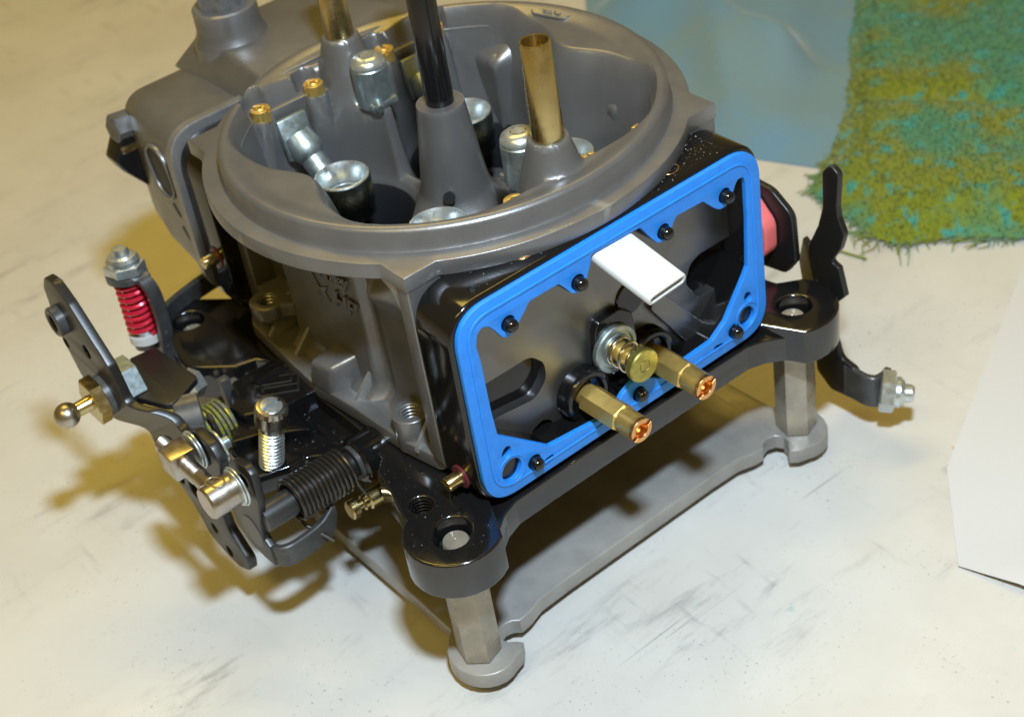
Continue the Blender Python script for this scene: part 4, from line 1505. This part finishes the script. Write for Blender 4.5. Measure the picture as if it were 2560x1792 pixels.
o = build('shop_towel', mb, 'bluetowel', None, 60, (-120, 260, 0))
o['label'] = 'crumpled light blue shop towel lying flat behind the carburetor'
o['category'] = 'towel'
green_ol = fillet([(-36, 200, 6), (-27, 178, 6), (-6, 176, 6), (12, 169, 6), (24, 171, 6), (34, 186, 8), (60, 206, 8), (110, 260, 8), (60, 380, 8), (-60, 420, 8), (-160, 366, 10), (-124, 308, 10), (-84, 256, 10)], 6)
def gz(x, y):
    e = edge_dist(x, y, green_ol)
    fold = 5.0 * exp(-((x * 0.6 - y + 262) / 7.0) ** 2)
    return B0 + 2.2 + min(1, e / 14) * 11 + (lump(x, y, 4.0) * 1.8 + 2.5) * min(1, e / 18) - fold * min(1, e / 20)
mb = bezier_region(green_ol, 44, gz, 2.0)
tw = empty('terry_towel', (10, 240, -ZT), 'green and teal terry towel with ragged fringe edge lying right of the blue towel', 'towel')
build('towel_cloth', mb, 'terry', tw, 60)
def inside(x, y, pts):
    c = False
    j = len(pts) - 1
    for i in range(len(pts)):
        if (pts[i][1] > y) != (pts[j][1] > y) and x < (pts[j][0] - pts[i][0]) * (y - pts[i][1]) / (pts[j][1] - pts[i][1]) + pts[i][0]:
            c = not c
        j = i
    return c
mb = MB()
rnd = random.Random(3)
v, f = [], []
def tuft(x, y, z, dx, dy, h, w):
    i = len(v)
    a = rnd.uniform(0, pi)
    cx, cy = cos(a) * w, sin(a) * w
    v.extend([(x - cx, y - cy, z - 0.5), (x + cx, y + cy, z - 0.5), (x + cx * 0.8 + dx * 0.6, y + cy * 0.8 + dy * 0.6, z + h), (x - cx * 0.8 + dx * 0.6, y - cy * 0.8 + dy * 0.6, z + h), (x + dx, y + dy, z + h * 0.6)])
    f.extend([(i, i + 1, i + 2, i + 3), (i + 3, i + 2, i + 4)])
cnt = 0
while cnt < 32000:
    x, y = rnd.uniform(-115, 110), rnd.uniform(165, 350)
    if not inside(x, y, green_ol):
        continue
    z = gz(x, y)
    tuft(x, y, z, rnd.gauss(0, 0.7), rnd.gauss(0, 0.7), rnd.uniform(0.3, 1.0), rnd.uniform(0.3, 0.55))
    cnt += 1
mb.add(v, f)
p_ = build('terry_pile', mb, 'terry', tw, 180)
p_['kind'] = 'stuff'
mb = MB()
edge_pts = poly_subdiv(green_ol, 1.1)
for x, y in edge_pts:
    if y > 262:
        continue
    ln = rnd.uniform(2, 5) + (rnd.random() ** 3) * 9
    ang = rnd.gauss(-pi / 2 - 0.25, 0.8)
    p0 = Vector((x, y, gz(x, y) - 0.5))
    p1 = p0 + Vector((cos(ang) * ln * 0.5, sin(ang) * ln * 0.5, rnd.uniform(-0.6, 1.0)))
    p2 = p0 + Vector((cos(ang + rnd.gauss(0, 0.5)) * ln, sin(ang + rnd.gauss(0, 0.5)) * ln, 0))
    p1.z = max(p1.z, B0 + 0.7)
    p2.z = B0 + 0.7
    tube(mb, [p0, p1, p2], [0.4, 0.3, 0.12], 5)
tube(mb, smooth_path([(8, 172, B0 + 1), (2, 164, B0 + 0.8), (6, 156, B0 + 0.8), (20, 158, B0 + 0.8)], 4), 0.5, 5)
p_ = build('terry_fringe', mb, 'terry', tw, 180)
p_['kind'] = 'stuff'

M['paper'] = mat('white_paper', (0.53, 0.53, 0.535), 0.75, 0.0, bump=0.15, bscale=400, spec=0.2)
pap = [(62, 196), (88, 142), (113.0, 88.5), (142.5, 57.0), (190, 68), (330, 190), (260, 300)]
mb = bezier_region(pap, 30, lambda x, y: B0 + 0.35 + 3.2 * exp(-(((x - 166) * 0.98 + (y - 66) * -0.2) / 16) ** 2) * exp(-((y - 62 - (x - 142) * 0.25) / 16) ** 2), 0.15)
o = build('paper_sheet', mb, 'paper', None, 60, (180, 140, 0))
o['label'] = 'plain white paper sheet lying on the bench at the right edge'
o['category'] = 'paper'

# ---------------------------------------------------------------- dust and lint on the glossy black faces
M['dust'] = mat('pale_dust', (0.75, 0.74, 0.70), 0.9)
def dust(n, sampler, parent, seed):
    rn = random.Random(seed)
    mb = MB()
    for k in range(n):
        c = Vector(sampler(rn))
        r = 0.04 + 0.10 * rn.random() ** 4
        a = rn.uniform(0, pi)
        e = 1 + 2.0 * rn.random() ** 3
        mb.add([c + Vector((cos(a) * r * e, sin(a) * r * e, 0)), c + Vector((-sin(a) * r, cos(a) * r, 0)), c + Vector((-cos(a) * r * e, -sin(a) * r * e, 0)), c + Vector((0, 0, r))], [(0, 1, 3), (1, 2, 3), (2, 0, 3), (0, 2, 1)])
    o = build('dust_flecks', mb, 'dust', parent, 180)
    o['kind'] = 'stuff'
def top_sampler(rn):
    if rn.random() < 0.55:
        return (min(70, max(56.5, rn.gauss(61.5, 4.0))), min(44, max(10, rn.gauss(34, 8.0))), 74.22)
    y = rn.uniform(-42, 42)
    return (min(70, max(57, rn.gauss(64, 3.5))), y, 74.22)
dust(420, top_sampler, mblock, 1)
def flange_sampler(rn):
    while True:
        x, y = rn.uniform(38, 84), rn.uniform(-79, -56)
        if hypot(x - SX, y + SY) < 13.2 and hypot(x - SX - 0.9, y + SY + 1) > 7.2 or (x < 66 and -66 - (x - 38) * 0.30 < y):
            if hypot(x - 57.2, y + 65.8) > 4.2:
                return (x, y, 10.02)
dust(90, flange_sampler, throttle, 2)
def arm_sampler(rn):
    return (rn.uniform(-8, 14), rn.uniform(-80, -61), 5.05)
dust(90, arm_sampler, throttle, 3)
